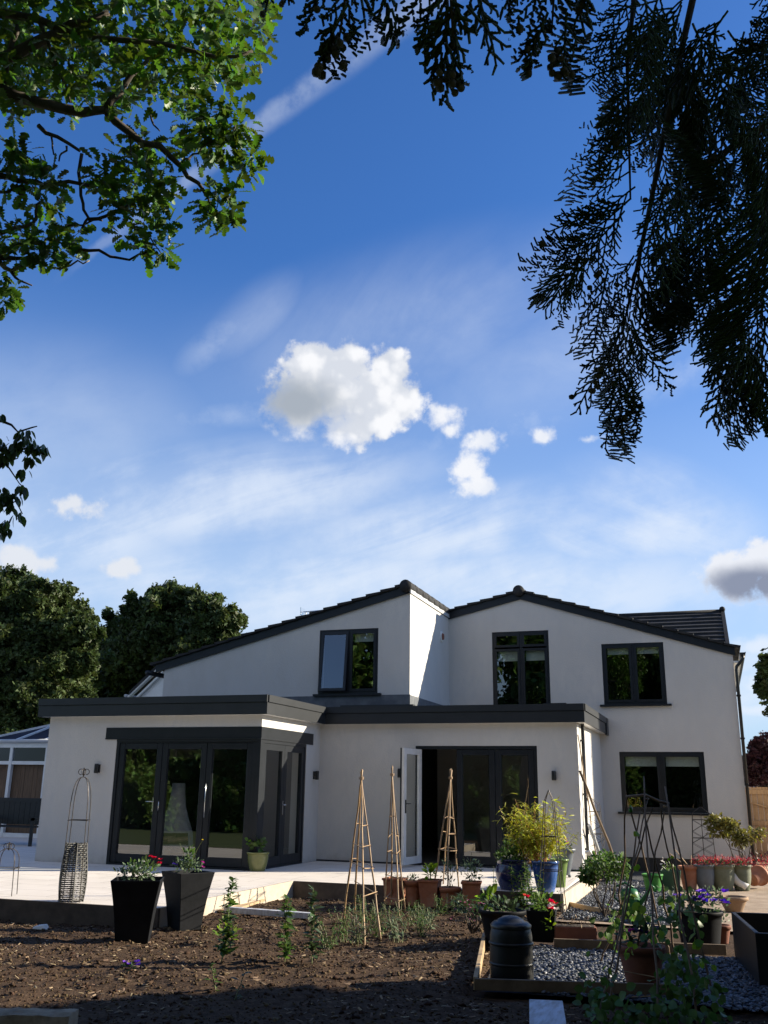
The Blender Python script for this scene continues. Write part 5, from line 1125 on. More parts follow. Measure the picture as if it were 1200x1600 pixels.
def stem_plant(name, base, h, n, leafm, size, label, cat, seed, lean=(0, 0), spread=.05, T=OVAL, group=None, nst=1, stemm='stem'):
    rng = np.random.RandomState(seed); base = np.array(base, float); t = thing(name, base, label, cat, group); mb = MB(); P, D = [], []
    for s_ in range(nst):
        b = base+np.array([rng.normal(0, spread*.4), rng.normal(0, spread*.4), -.03]) if nst > 1 else base-[0, 0, .03]; tip = b+np.array([lean[0]+rng.normal(0, spread*(1 if nst > 1 else .3)), lean[1]+rng.normal(0, spread*.5), h*rng.uniform(.75, 1.0) if nst > 1 else h]); pts = wiggle(b, tip, 5, .02, rng)
        mb.tube(pts, [.006*(1-.5*i/5) for i in range(6)], 5)
        for k in range(n//nst):
            f = .12+.88*(k+.5)/(n//nst); j = min(4, int(f*5)); q = pts[j]+(pts[j+1]-pts[j])*(f*5-j); a = k*2.4+rng.uniform(-.4, .4); P.append(q); D.append((math.cos(a), math.sin(a), rng.uniform(-.2, .7)))
    mb.build('stem', stemm, t); f = np.linspace(1.15, .75, n//nst); S = np.concatenate([f]*nst)[:len(P)]*size*rng.uniform(.45, 1.25, len(P)); D = np.array(D)+rng.normal(0, .3, (len(P), 3)); P = np.array(P)+rng.normal(0, .012, (len(P), 3)); scatter_obj('leaves', T, P, D, S, leafm, rng, parent=t, roll=.25)
    return t
def pot(t, c, r0, r1, h, m, rim=.02, rimh=.04, bell=0.0, name='pot', flare=None, n=30):
    """round pot with rim, wall thickness and compost"""
    c = np.array(c, float); mb = MB(); prof = [(0, .0), (r0*.97, 0.0), (r0, .01)]
    for k in range(1, 9): f = k/8; prof.append((r0+(r1-r0)*f+bell*math.sin(f*math.pi), .01+(h-rimh-.01)*f))
    prof += [(r1+rim, h-rimh), (r1+rim, h-.005), (r1+rim*.8, h), (r1-.015, h), (r1-.025, h-.05)]
    mb.lathe(c, prof, n); o = mb.build(name, m, t); mb = MB(); mb.lathe(c, [(r1-.022, h-.04), (r1*.5, h-.03), (0, h-.028)], n); mb.build('compost', 'compost', t); return o
def sq_pot(t, c, s0, s1, h, m, rot, rim=.0, name='pot', curve=0.0):
    c = np.array(c, float); mb = MB(); k = math.sqrt(.5); prof = []
    for j in range(7): f = j/6; prof.append(((s0+(s1-s0)*(f-curve*math.sin(f*math.pi)))*k, h*f))
    prof = [(0, 0.0)]+prof
    if rim: prof += [((s1+rim)*k, h-.001), ((s1+rim)*k, h+.03), ((s1-.02)*k, h+.03), ((s1-.03)*k, h-.05)]
    else: prof += [((s1-.03)*k, h), ((s1-.05)*k, h-.06)]
    mb.lathe(c, prof, sides=4, rot=rot); o = mb.build(name, m, t); bevel(o, .005, 2); mb = MB(); mb.lathe(c, [((s1-.045)*k, h-.05), (0, h-.03)], sides=4, rot=rot); mb.build('compost', 'compost', t); return o

# two tall black tapered planters
p = G(208, 1468, -.2); t = thing('tall_planter', p, 'tall black tapered planter with red and white flowers, nearer of the pair', 'planter', 'tall black planters')
sq_pot(t, p+[0, 0, -.02], .34, .52, .63, 'matblack', math.radians(72), curve=.12)
top = p+[0, 0, .62]; bunch(t, top+[-.02, 0, .05], (.25, .2, .08), 230, 'greyleaf', .05, 101); bunch(t, top+[.05, 0, .09], (.2, .15, .1), 90, 'leaf', .05, 102); stems(t, top, [top+[-.12, 0, .2], top+[.1, 0, .18], top+[.18, .02, .2]], .005, seed=3)
blooms(t, [top+np.array(q) for q in [(.19, 0, .21), (.24, .03, .19), (.15, -.02, .22), (.27, -.03, .16)]], 'red', .032, 103); blooms(t, [top+np.array(q) for q in [(-.1, -.1, .1), (0, -.12, .12), (.08, -.1, .1), (-.18, 0, .09), (.02, .05, .16)]], 'whitef', .022, 104)
p = G(288, 1449, -.2); t = thing('tall_planter', p, 'tall black tapered planter with small purple and pink flowers, set back nearer the patio', 'planter', 'tall black planters')
sq_pot(t, p+[0, 0, -.02], .28, .46, .63, 'matblack', math.radians(15), curve=.12)
top = p+[0, 0, .62]; bunch(t, top+[0, 0, .05], (.2, .18, .09), 170, 'greyleaf', .045, 105); bunch(t, top+[0, 0, .14], (.08, .08, .14), 60, 'leaf', .06, 106); stems(t, top, [top+[0, 0, .28], top+[.16, 0, .34], top+[-.14, 0, .3]], .005, seed=4)
blooms(t, [top+np.array(q) for q in [(-.16, -.05, .08), (-.2, 0, .07), (-.1, -.1, .07)]], 'violet', .024, 107); blooms(t, [top+np.array(q) for q in [(.21, -.04, .05), (.19, 0, .1)]], 'magenta', .03, 108); blooms(t, [top+np.array(q) for q in [(.02, -.08, .1), (.06, -.05, .14), (-.05, -.08, .12)]], 'whitef', .022, 109); blooms(t, [top+[.165, 0, .35]], 'yellow', .016, 110)

# iron obelisks
def arch_obelisk(base, h, w, label, seed=0, group='iron garden obelisks'):
    base = np.array(base, float); t = thing('iron_obelisk', base, label, 'obelisk', group); mb = MB(); s_ = w/2; ca, sa = math.cos(.45), math.sin(.45)
    for (i, j) in ((1, 1), (1, -1), (-1, 1), (-1, -1)):
        o = np.array([i*s_*ca-j*s_*sa, i*s_*sa+j*s_*ca, 0]); pts = [base+o*1.25+[0, 0, -.15], base+o+[0, 0, h*.72]]
        for k in range(1, 9): f = k/8; pts.append(base+o*max(.03, math.cos(f*math.pi/2)**.75)+[0, 0, h*.72+h*.21*math.sin(f*math.pi/2)])
        pts.append(base+[0, 0, h*.96]); mb.tube(pts, .0055, 5)
    mb.build('leg', 'wire', t); mb = MB()
    for z in (h*.12, h*.64):
        ring = []
        for (i, j) in ((1, 1), (1, -1), (-1, -1), (-1, 1), (1, 1)): ring.append(base+[(i*s_*ca-j*s_*sa)*1.12, (i*s_*sa+j*s_*ca)*1.12, z])
        mb = MB(); mb.tube(ring, .006, 5); mb.build('ring', 'wire', t)
    mb = MB(); c = base+[0, 0, h*.965]
    for a in range(4):
        an = a*math.pi/2+.3; d = np.array([math.cos(an), math.sin(an), 0]); mb.tube([c+d*(.0+.035*(1-math.cos(q)))+[0, 0, .035*math.sin(q)*1.0] for q in np.linspace(-.6, 4.9, 14)], .005, 5)
    mb.tube([c-[0, 0, .05], c+[0, 0, .05]], .01, 6); mb.build('scroll_finial', 'wire', t); return t
pA = np.array([-7.80, 10.10, -.2]); pA = G(108, 1436, -.2)
arch_obelisk(pA, PY(126, 1198, pA[1])[2]+.2, .21, 'black iron obelisk with arched scrolled top standing over the wicker column')
p = G(2, 1425, -.2); arch_obelisk(p, PY(0, 1318, p[1])[2]+.2, .24, 'low iron obelisk cut off at the picture edge by the patio')
# wicker column in it
def wicker(c, z0, z1, r):
    t = thing('wicker_column', (c[0], c[1], z0), 'grey woven six sided wicker column standing inside the arched iron obelisk', 'wicker column'); mb = MB(); rows = 34; k = 6
    R_ = lambda f: r*(.78+.26*math.sin(math.pi*min(1, f*1.05)))
    rng = np.random.RandomState(3)
    for i in range(rows):
        f = i/rows; z = z0+(z1-z0)*f; rr = R_(f); hh = (z1-z0)/rows*.62
        for s_ in range(k):
            a0, a1 = 2*math.pi*s_/k+.2, 2*math.pi*(s_+1)/k+.2; A, B = np.array([c[0]+rr*math.cos(a0), c[1]+rr*math.sin(a0)]), np.array([c[0]+rr*math.cos(a1), c[1]+rr*math.sin(a1)])
            ng = 5; nrm = ((A+B)/2-np.array(c[:2])); nrm /= np.linalg.norm(nrm)
            for g_ in range(ng):
                p0, p1 = A+(B-A)*(g_/ng+.01), A+(B-A)*((g_+1)/ng-.01); off = nrm*(.005 if (g_+i) % 2 else -.003); zz = z+rng.uniform(-.001, .001)
                mb.hexa([(*(p0+off), zz), (*(p1+off), zz), (*(p1+off-nrm*.004), zz), (*(p0+off-nrm*.004), zz), (*(p0+off), zz+hh), (*(p1+off), zz+hh), (*(p1+off-nrm*.004), zz+hh), (*(p0+off-nrm*.004), zz+hh)])
    mb.build('weave', 'wicker', t); mb = MB()
    for s_ in range(k):
        a = 2*math.pi*s_/k+.2; mb.tube([(c[0]+(R_(f)+.004)*math.cos(a), c[1]+(R_(f)+.004)*math.sin(a), z0+(z1-z0)*f) for f in np.linspace(0, 1, 9)], .007, 5)
    mb.build('rib', 'wicker', t)
wicker(pA+[0, 0, 0], -.14, PY(112, 1316, pA[1])[2], .165)

# cane wigwams
def wigwam(feet, apex_px, yc, label, seed):
    rng = np.random.RandomState(seed); F_ = [G(*f, -.2) for f in feet]; c = np.mean(F_, 0); ap = PY(*apex_px, c[1]); t = thing('cane_wigwam', (c[0], c[1], -.2), label, 'cane wigwam', 'cane wigwams in the soil'); ap = np.array(ap)
    joint = c+(ap-c)*.93; joint[0], joint[1] = ap[0], ap[1]; tops = []
    for i, f in enumerate(F_):
        tp = joint+(joint-f)/np.linalg.norm(joint-f)*(ap[2]-joint[2])*rng.uniform(.6, 1.1); tops.append(tp); mb = MB(); pts = wiggle(f-[0, 0, .12], tp, 9, .0016, rng); rr = rng.uniform(.0105, .0135); mb.tube(pts, [rr*(1-.3*k/9)*(1.12 if k % 2 else 1) for k in range(10)], 7); mb.build('cane', 'cane', t)
    for h in (.1, .26, .42, .55, .68):
        for i in range(len(F_)):
            if rng.uniform() < .2: continue
            j = (i+1) % len(F_); a = F_[i]+(joint-F_[i])*h; b = F_[j]+(joint-F_[j])*(h+rng.uniform(-.02, .02)); d = (b-a)*.08; mb = MB(); mb.tube([a-d, b+d], .0055, 5); mb.build('rung', 'cane', t)
    mb = MB()
    for z in (-.012, 0, .012): mb.tube([joint+np.array([.03*math.cos(a), .03*math.sin(a), z+.004*math.sin(3*a)]) for a in np.linspace(0, 6.28, 10)], .004, 4)
    mb.build('tie', 'cane', t)
wigwam([(535, 1440), (570, 1476), (597, 1467), (553, 1425)], (565, 1199), 11.2, 'tall bamboo cane wigwam with rungs, nearest of the three in the soil', 1)
wigwam([(600, 1424), (625, 1432), (634, 1424), (612, 1412)], (613, 1195), 13, 'slim bamboo cane wigwam in front of the plain wall, between two others', 2)
wigwam([(672, 1410), (698, 1420), (719, 1410), (690, 1402)], (704, 1201), 14, 'bamboo cane wigwam standing before the open doorway', 3)

# large bean frame of hazel canes
def bean_frame():
    rng = np.random.RandomState(17); t = thing('bean_frame', (-.6, 8.8, -.2), 'tall frame of dark crossed canes tied to a ridge stick, beans climbing it', 'bean frame'); yt = 8.8
    C = [((1006, 1213), (1028, 1606)), ((1012, 1250), (930, 1592)), ((1039, 1229), (1092, 1604)), ((1004, 1262), (1063, 1512)), ((984, 1262), (1046, 1486)), ((980, 1245), (962, 1470)), ((1044, 1258), (1118, 1560)), ((1038, 1268), (978, 1540)), ((1020, 1262), (935, 1500)), ((1000, 1270), (952, 1560)), ((1032, 1262), (1075, 1490))]
    for a, b in C:
        f = G(*b, -.2); tp = PY(*a, yt+rng.uniform(-.15, .15)); mb = MB(); rr = rng.uniform(.008, .011); mb.tube(wiggle(f-[0, 0, .1], tp, 9, .004, rng), [rr*(1-.35*k/9) for k in range(10)], 7); mb.build('cane', 'darkcane', t)
    mb = MB(); mb.tube([PY(978, 1245, yt), PY(1008, 1242, yt-.03), PY(1030, 1252, yt), PY(1046, 1256, yt)], .012, 7); mb.build('ridge_stick', 'darkcane', t)
    mb = MB()
    for q in ((985, 1262), (1010, 1248), (1040, 1260)): c = PY(*q, yt); mb.tube([c+np.array([.02*math.cos(a), .02*math.sin(a), .006*math.sin(2*a)]) for a in np.linspace(0, 6.28, 9)], .005, 4)
    for (q1, q2) in [((972, 1517), (1030, 1528)), ((930, 1560), (1028, 1556)), ((1065, 1425), (1085, 1425)), ((950, 1470), (1000, 1480))]: mb.tube([PY(*q1, 8.6), PY(*q2, 8.6)], .004, 5)
    mb.build('tie', 'cane', t)
    mb = MB(); c = PY(985, 1258, yt-.05); mb.lathe(c-[0, 0, .06], [(.0, 0), (.016, 0), (.017, .03), (.008, .045), (.006, .06), (0, .06)], 10); mb.build('cane_cap', 'bucket', t)
    # bean leaves: those near the canes coloured lime as if sunlit, a mass at the foot
    P, D, S = [], [], []
    for (px, py, d, s_) in [(1004, 1410, 8.5, .13), (995, 1300, 8.7, .10), (993, 1352, 8.7, .08), (1085, 1460, 8.3, .12), (1088, 1468, 8.3, .1), (1112, 1505, 8.0, .085), (1100, 1503, 8.0, .085), (1048, 1490, 8.3, .09), (1052, 1498, 8.3, .08), (985, 1480, 8.2, .1), (990, 1476, 8.2, .08), (980, 1490, 8.2, .09), (1035, 1530, 7.9, .12), (1048, 1542, 7.9, .11), (950, 1510, 7.9, .08), (922, 1488, 7.8, .07), (1022, 1465, 8.3, .1), (1030, 1455, 8.3, .1), (1050, 1340, 8.9, .05), (968, 1350, 8.9, .05)]:
        c = PY(px, py, d); 
        for k in range(2): P.append(c+rng.normal(0, .012, 3)); D.append((rng.normal(0, .5), rng.normal(-.2, .4), -.7)); S.append(s_*.72*rng.uniform(.8, 1.05))
    scatter_obj('lit_tint_leaves', HEART, P, D, S, 'limeleaf', rng, parent=t, roll=.9, up=np.tile(-SUN_DIR*0+np.array([0, -.8, .5]), (len(P), 1)))
    P, D, S = [], [], []
    for (px, py, d, r, n) in [(1060, 1545, 8.0, 40, 46), (1035, 1580, 7.6, 40, 44), (1090, 1585, 7.7, 38, 46), (1050, 1510, 8.3, 30, 26), (960, 1570, 7.6, 34, 36), (935, 1590, 7.5, 30, 24), (1120, 1595, 7.7, 25, 20), (975, 1595, 7.5, 28, 22), (1040, 1450, 8.6, 28, 22), (1010, 1440, 8.8, 22, 10), (1000, 1585, 7.5, 24, 14), (1075, 1430, 9.2, 26, 34), (985, 1420, 9.6, 30, 40), (955, 1445, 9.3, 26, 30), (1055, 1400, 9.4, 20, 22), (925, 1545, 7.9, 22, 22), (1105, 1540, 7.9, 26, 34), (1075, 1500, 8.2, 26, 34)]:
        c = PY(px, py, d); R_ = r/FPX*d; p, dd = in_clump(rng, c, (R_, R_*1.2, R_), n, .6); P.append(p); D.append(dd*.4+rdir(rng, n)*.5+[0, -.2, -.5]); S.append(rng.uniform(.045, .085, n))
    scatter_obj('leaves', HEART, np.concatenate(P), np.concatenate(D), np.concatenate(S), 'leaf', rng, parent=t, roll=.6, up=np.tile([0, -.6, .6], (sum(len(x) for x in P), 1)))
bean_frame()

# row of terracotta pots in the soil against the patio edge
for i, (px, w, h, kind, sq) in enumerate([(617, .27, .33, 'moss', 1), (645, .24, .33, 'low', 0), (672, .28, .33, 'bright', 1), (703, .30, .27, 'stick', 0), (737, .26, .33, 'bush', 1)]):
    p = G(px, 1405, -.2); p[1] = 13.80; p[0] = PX(px, 1405, p[0])[0]; q = ray(px, 1405); p[0] = q[0]*13.80/q[1]
    lab = ['square terracotta pot with grey tufts, by the foot of the slim wigwam', 'round terracotta pot with low moss, second in the row', 'square terracotta pot holding a glossy bright green seedling', 'wide round terracotta pot behind the doorway wigwam legs', 'square terracotta pot with a bushy grey green plant, end of the row'][i]
    t = thing('terracotta_pot', p, lab, 'plant pot', 'terracotta pots along the patio edge')
    if sq: sq_pot(t, p-[0, 0, .01], w*.78, w, h, 'terra', math.radians(40+i*4), rim=.025)
    else: pot(t, p-[0, 0, .01], w*.38, w*.48, h, 'terra', rim=.015, rimh=.06)
    top = p+[0, 0, h]
    if kind in ('moss', 'low'): bunch(t, top+[0, 0, .02], (w*.42, w*.42, .05), 90, 'greyleaf', .035, 120+i, NARROW if kind == 'moss' else OVAL)
    if kind == 'bright': bunch(t, top+[0, 0, .11], (.09, .09, .09), 34, 'limeleaf', .10, 122); stems(t, top-[0, 0, .03], [top+[.02, 0, .16], top+[-.04, 0, .14], top+[0, .03, .18]], .006, seed=5)
    if kind == 'stick': bunch(t, top+[0, 0, .2], (.13, .1, .2), 110, 'greyleaf', .04, 123); stems(t, top-[0, 0, .03], [top+[.1, 0, .35], top+[-.08, 0, .38], top+[0, .03, .28]], .004, seed=6)
    if kind == 'bush': bunch(t, top+[0, 0, .16], (.16, .12, .2), 150, 'greyleaf', .05, 124); stems(t, top-[0, 0, .03], [top+[.14, 0, .3], top+[-.12, 0, .36], top+[0, .03, .4], top+[.08, 0, .2]], .005, seed=7)

# pots on the patio
p = G(402, 1361, 0); t = thing('glazed_pot', p, 'olive green glazed pot with a small leafy plant by the corner doors', 'plant pot')
pot(t, p, .13, .185, .31, 'greenpot', rim=.012, rimh=.03, bell=.012); top = p+[0, 0, .31]; bunch(t, top+[-.02, 0, .1], (.16, .14, .11), 60, 'leaf', .075, 130, ROUND); stems(t, top-[0, 0, .03], [top+[-.16, 0, .2], top+[.06, 0, .2], top+[.12, 0, .26]], .004, seed=8); bunch(t, top+[-.15, -.02, .16], (.05, .05, .05), 10, 'limeleaf', .07, 131, ROUND)
p = np.array([*G(803, 1390, 0)[:2], 0]); t = thing('glazed_pot', p, 'wide navy glazed pot overflowing with leafy stems on the patio edge', 'plant pot')
pot(t, p, .19, .23, .42, 'navypot', rim=.012, rimh=.03, bell=.05); top = p+[0, 0, .42]; bunch(t, top+[0, 0, .05], (.28, .24, .2), 240, 'leaf', .075, 132, T=OVAL); bunch(t, top+[0, -.1, -.1], (.2, .12, .18), 70, 'dkleaf', .07, 136)
p = np.array([*G(855, 1393, 0)[:2], 0]); p[1] = min(p[1], 14.35); t = thing('glazed_pot', p, 'tall bright blue glazed pot holding golden bamboo', 'plant pot')
pot(t, p, .12, .185, .42, 'bluepot', rim=.014, rimh=.035, bell=.01)
bt = thing('golden_bamboo', p+[-.1, .12, .36], 'clump of golden yellow bamboo in front of the dark doorway', 'bamboo'); rngb = np.random.RandomState(55); cB = p+[-.16, .1, .42]
mb = MB(); P, D = [], []
for k in range(46):
    tip = cB+np.array([rngb.normal(0, .24), rngb.normal(0, .17), rngb.uniform(.35, .90)]); pts = wiggle(cB+[rngb.normal(0, .09), rngb.normal(0, .06), -.06], tip, 3, .03, rngb); mb.tube(pts, [.005, .004, .003, .002], 4)
    for j in range(48): f = rngb.uniform(.3, 1) ; i0 = min(2, int(f*3)); q = pts[i0]+(pts[i0+1]-pts[i0])*(f*3-i0); P.append(q+rngb.normal(0, .05, 3)); a = rngb.uniform(0, 6.28); D.append((math.cos(a), math.sin(a), rngb.uniform(-.7, .5)))
mb.build('culms', 'culm', bt); scatter_obj('leaves', NARROW, P, D, rngb.uniform(.07, .14, len(P)), 'bamboo', rngb, parent=bt, roll=.5)
p = np.array([*G(874, 1386, 0)[:2], 0]); t = thing('glazed_pot', p, 'slim green glazed pot tucked behind the blue bamboo pot', 'plant pot'); pot(t, p, .09, .145, .40, 'limepot', rim=.012, rimh=.03, bell=-.005); bunch(t, p+[0, 0, .42], (.1, .1, .07), 40, 'leaf', .05, 133)
p = np.array([*G(884, 1370, 0)[:2], 0]); p[1] = min(p[1], 16.9); t = thing('glazed_pot', p, 'grey urn shaped pot on feet with pink flowers at the wall end', 'plant pot'); pot(t, p+[0, 0, .04], .09, .17, .42, 'greypot', rim=.03, rimh=.05, bell=.0)
mb = MB()
for a in range(3): mb.ball(p+[.08*math.cos(a*2.1), .08*math.sin(a*2.1), .025], .03, 8)
mb.build('foot', 'greypot', t); top = p+[0, 0, .46]; bunch(t, top+[0, 0, .05], (.14, .12, .08), 60, 'leaf', .05, 134); blooms(t, [top+np.array([x, y, z]) for x, y, z in [(-.08, -.08, .1), (0, -.1, .13), (.08, -.06, .1), (-.03, -.05, .15), (.04, 0, .14), (.1, -.1, .07)]], 'pink', .035, 135)
p = np.array([*G(798, 1352, 0)[:2], 0]); t = thing('terracotta_pot', p, 'small terracotta pot with pale flowers beside the closed glass leaf', 'plant pot'); pot(t, p, .09, .13, .22, 'terra', rim=.015, rimh=.05); bunch(t, p+[0, 0, .3], (.12, .1, .12), 50, 'leaf', .05, 137); blooms(t, [p+np.array([-.06, -.05, .42]), p+np.array([-.1, -.05, .36])], 'whitef', .025, 138)
# tall green iron support over the bamboo
def trellis(base, h, w, label, m='wire', top='point', seed=0, lattice=False, tw=None):
    base = np.array(base, float); t = thing('iron_obelisk', base, label, 'obelisk', 'iron garden obelisks'); s_ = w/2; tw = tw if tw is not None else .02
    L_ = []
    for (i, j) in ((1, 1), (-1, 1), (-1, -1), (1, -1)):
        a = base+[i*s_, j*s_, -.1]; b = base+[i*tw, j*tw, h*.9]; L_.append((a, b))
    mb = MB()
    for a, b in L_:
        pts = [a, b]
        if top == 'point': pts.append(base+[0, 0, h])
        mb.tube(pts, .006, 5)
    mb.build('leg', m, t); mb = MB()
    for z in (.08, .38, .68) if not lattice else (.05, .33, .62, .9):
        q = [a+(b-a)*z for a, b in L_]; mb = MB(); mb.tube(q+[q[0]], .006, 5); mb.build('ring', m, t)
    if lattice:
        mb = MB()
        for i in range(4):
            (a, b), (c, d) = L_[i], L_[(i+1) % 4]
            for k in range(5):
                f0, f1 = k/5*.9, (k+1)/5*.9; mb.tube([a+(b-a)*f0, c+(d-c)*f1], .0035, 4); mb.tube([c+(d-c)*f0, a+(b-a)*f1], .0035, 4)
            mb.tube([(a+c)/2, (b+d)/2], .004, 4)
        mb.build('lattice', m, t)
    return t
trellis(PY(862, 1380, 14.0)*[1, 1, 0]+[0, 0, -.15], 1.55, .34, 'tall thin dark iron support standing over the golden bamboo', tw=.06)
trellis(G(1103, 1362, -.2)*[1, .97, 1], PY(1103, 1262, 20.2)[2]+.2, .50, 'latticed iron obelisk in front of the lower window sill, among red plants', lattice=True, tw=.17)
trellis(G(930, 1368, -.2)*[1, .97, 1], PY(922, 1243, 19.4)[2]+.2, .62, 'pointed iron obelisk against the main wall behind leaning poles', lattice=True, tw=.2)
trellis(G(845, 1480, -.2), .9, .2, 'short wire plant support beside the red and white flowers', tw=.06) if False else None

# leaning poles and downspout pieces
def pole(name, a, b, r, m, label, cat):
    a, b = np.array(a), np.array(b); mb = MB(); rng = np.random.RandomState(int(abs(a[0]*100))); mb.tube(wiggle(a, b, 6, .002, rng), [r*(1-.15*k/6) for k in range(7)], 8); return tag(mb.build(name, m, None, a), label, cat)
foot = G(972, 1372, -.2); xw = xBr+.05
pole('long_pole', foot, PX(906, 1205, xBr+.06), .027, 'oldtimber', 'long weathered timber pole leaning on the extension corner', 'pole')
pole('bamboo_pole', G(936, 1372, -.2), PX(903, 1148, xBr+.05), .012, 'cane', 'thin upright bamboo pole leaning against the sunlit side wall', 'pole')
a = G(948, 1366, -.2); b_ = PX(921, 1290, xBr+.12); mb = MB(); mb.tube([a, a+(b_-a)*.5, b_], .035, 10); tag(mb.build('drain_pipe', 'lightlead', None, a), 'loose pale plastic pipe leaning in front of the side wall', 'pipe')
a = G(945, 1372, -.2); b_ = PX(918, 1330, xBr+.1); mb = MB(); mb.bar(a, b_, .10, .03, up=(0, 1, 0)); bevel(mb.build('plastic_roll', 'white', None, a)); tag(bpy.data.objects['plastic_roll'], 'short white plank propped at the foot of the downpipe', 'plank')
p = G(958, 1368, -.2); mb = MB(); mb.ball(p+[0, 0, .16], .2, 14, sq=(1, .8, 1)); mb.lathe(p+[.1, -.1, .16], [(.07, -.16), (.09, .0), (.06, .14), (0, .14)], 14, 1); tag(mb.build('rubble_sack', ['bin', 'white'], None, p), 'black sack with a white tub beside it at the wall foot', 'sack')

# compost bin / water butt
p = G(800, 1535, -.2); t = thing('compost_bin', p, 'black plastic bin with shiny domed lid on the gravel corner', 'bin')
mb = MB(); mb.lathe(p, [(0, 0), (.178, 0), (.186, .02), (.188, .15), (.183, .37), (.172, .43), (.16, .45), (0, .45)], 32); mb.build('body', 'bin', t); mb = MB(); mb.lathe(p+[0, 0, .445], [(.175, -.01), (.178, .015), (.15, .04), (.12, .045), (.11, .06), (.06, .085), (0, .092)], 32); mb.build('lid', 'black', t)
mb = MB()
for z in (.14, .3): mb.lathe(p+[0, 0, z], [(.186, 0), (.194, .008), (.194, .02), (.186, .028)], 32)
mb.build('band', 'bin', t)
# dark pot beyond it with leaves
p = G(786, 1478, -.2); t = thing('black_pot', p, 'black pot with a tall lime leaf plant behind the domed bin', 'plant pot'); pot(t, p, .17, .24, .36, 'matblack', rim=.015); bunch(t, p+[0, 0, .4], (.24, .2, .1), 80, 'dkleaf', .07, 140); bunch(t, p+[-.17, 0, .46], (.06, .06, .11), 14, 'limeleaf', .12, 141); stems(t, p+[0, 0, .34], [p+[-.17, 0, .5], p+[.15, 0, .48]], .005)
p = G(848, 1470, -.2); t = thing('black_pot', p, 'black square pot with red and white petunias', 'plant pot'); sq_pot(t, p, .24, .32, .32, 'matblack', math.radians(50)); top = p+[0, 0, .32]; bunch(t, top+[0, 0, .06], (.2, .18, .1), 110, 'leaf', .06, 142)
blooms(t, [top+np.array(q) for q in [(-.16, -.1, .1), (-.1, -.14, .06), (.18, -.12, .02), (.14, -.15, .06)]], 'whitef', .05, 143); blooms(t, [top+np.array(q) for q in [(.12, -.12, .1), (.17, -.1, .08), (.12, -.14, .03), (-.14, -.12, .14)]], 'red', .045, 144); bunch(t, top+[.12, -.2, -.1], (.06, .05, .14), 14, 'limeleaf', .07, 145)
a, b_ = G(868, 1476, -.2), G(934, 1478, -.2); t = thing('plant_trough', (a+b_)/2, 'long low reddish brown trough of dry plants on the bed edge', 'trough'); d = b_-a; n_ = np.array([-d[1], d[0], 0])/np.linalg.norm(d)*.13; mb = MB()
q = [a-n_*.0, b_-n_*.0, b_+n_*1.6, a+n_*1.6]; mb.hexa([(x[0], x[1], -.21) for x in q]+[(x[0], x[1], -.02) for x in q]); bevel(mb.build('body', 'terra2', t), .01); mb = MB(); q2 = [x+((a+b_)/2+n_*.8-x)*.08 for x in q]; mb.add([(x[0], x[1], -.016) for x in q2], [(0, 1, 2, 3)]); mb.build('compost', 'compost', t); bunch(t, (a+b_)/2+n_*.8+[0, 0, .22], (.2, .08, .08), 90, 'chip', .06, 146, NARROW)
# big terracotta pot with dark pansies inside the bean frame
p = G(1005, 1545, -.2); t = thing('terracotta_pot', p, 'large old terracotta pot of dark pansies standing behind the bean canes', 'plant pot'); pot(t, p, .125, .19, .34, 'terra2', rim=.014, rimh=.05); top = p+[0, 0, .34]; bunch(t, top+[0, 0, .07], (.18, .16, .1), 110, 'dkleaf', .06, 147); blooms(t, [top+np.array(q) for q in [(.08, -.1, .1), (.12, -.05, .14), (.0, -.12, .12), (.05, 0, .17)]], 'darkpansy', .045, 148); blooms(t, [top+[-.06, -.1, .12]], 'magenta', .035, 149)
# black tub of violet pansies
p = G(1095, 1478, -.2); t = thing('black_tub', p, 'black tub crowded with violet pansies beside the dark planter box', 'plant pot'); pot(t, p, .2, .245, .36, 'matblack', rim=.015); top = p+[0, 0, .36]; bunch(t, top+[0, 0, .08], (.33, .26, .13), 240, 'dkleaf', .06, 150); bunch(t, top+[.15, 0, .1], (.2, .2, .15), 80, 'greyleaf', .05, 155)
rv = np.random.RandomState(4); blooms(t, [top+np.array([rv.uniform(-.25, .32), rv.uniform(-.3, -.02), rv.uniform(.08, .22)]) for k in range(22)], 'violet', .042, 151)
# dark planter box
A_ = PY(1142, 1421, 11.0); mb = MB(); t = thing('planter_box', (0.55, 10.2, -.2), 'large dark timber planter box at the picture edge on the gravel', 'planter box'); zt = .22
x0_, x1_, y0_, y1_ = .04, 1.25, 9.45, 11.0
q = [(0.20, 9.48), (1.35, 9.62), (1.15, 11.2), (0.02, 11.0)]
def side(a, b, n=3):
    a, b = np.array(a), np.array(b); d = (b-a)/np.linalg.norm(b-a); nn_ = np.array([-d[1], d[0]])*.04
    m_ = MB(); hh = (zt+.2)/n
    for k in range(n): m_.hexa([(*a, -.2+k*hh+.004), (*b, -.2+k*hh+.004), (*(b+nn_), -.2+k*hh+.004), (*(a+nn_), -.2+k*hh+.004), (*a, -.2+(k+1)*hh), (*b, -.2+(k+1)*hh), (*(b+nn_), -.2+(k+1)*hh), (*(a+nn_), -.2+(k+1)*hh)])
    bevel(m_.build('side', 'bin', t), .006)
side(q[0], q[1], 1); side(q[1], q[2], 1); side(q[2], q[3], 1); side(q[3], q[0], 1)
mb = MB(); mb.add([(x, y, .02) for x, y in q], [(0, 1, 2, 3)]); mb.build('compost', 'compost', t)
p = G(1128, 1474, -.2); t = thing('terracotta_pot', p, 'small terracotta pot wedged between violet tub and dark planter box', 'plant pot'); pot(t, p, .07, .1, .19, 'terra2', rim=.012, rimh=.04); bunch(t, p+[0, 0, .22], (.1, .1, .08), 40, 'greyleaf', .05, 156)

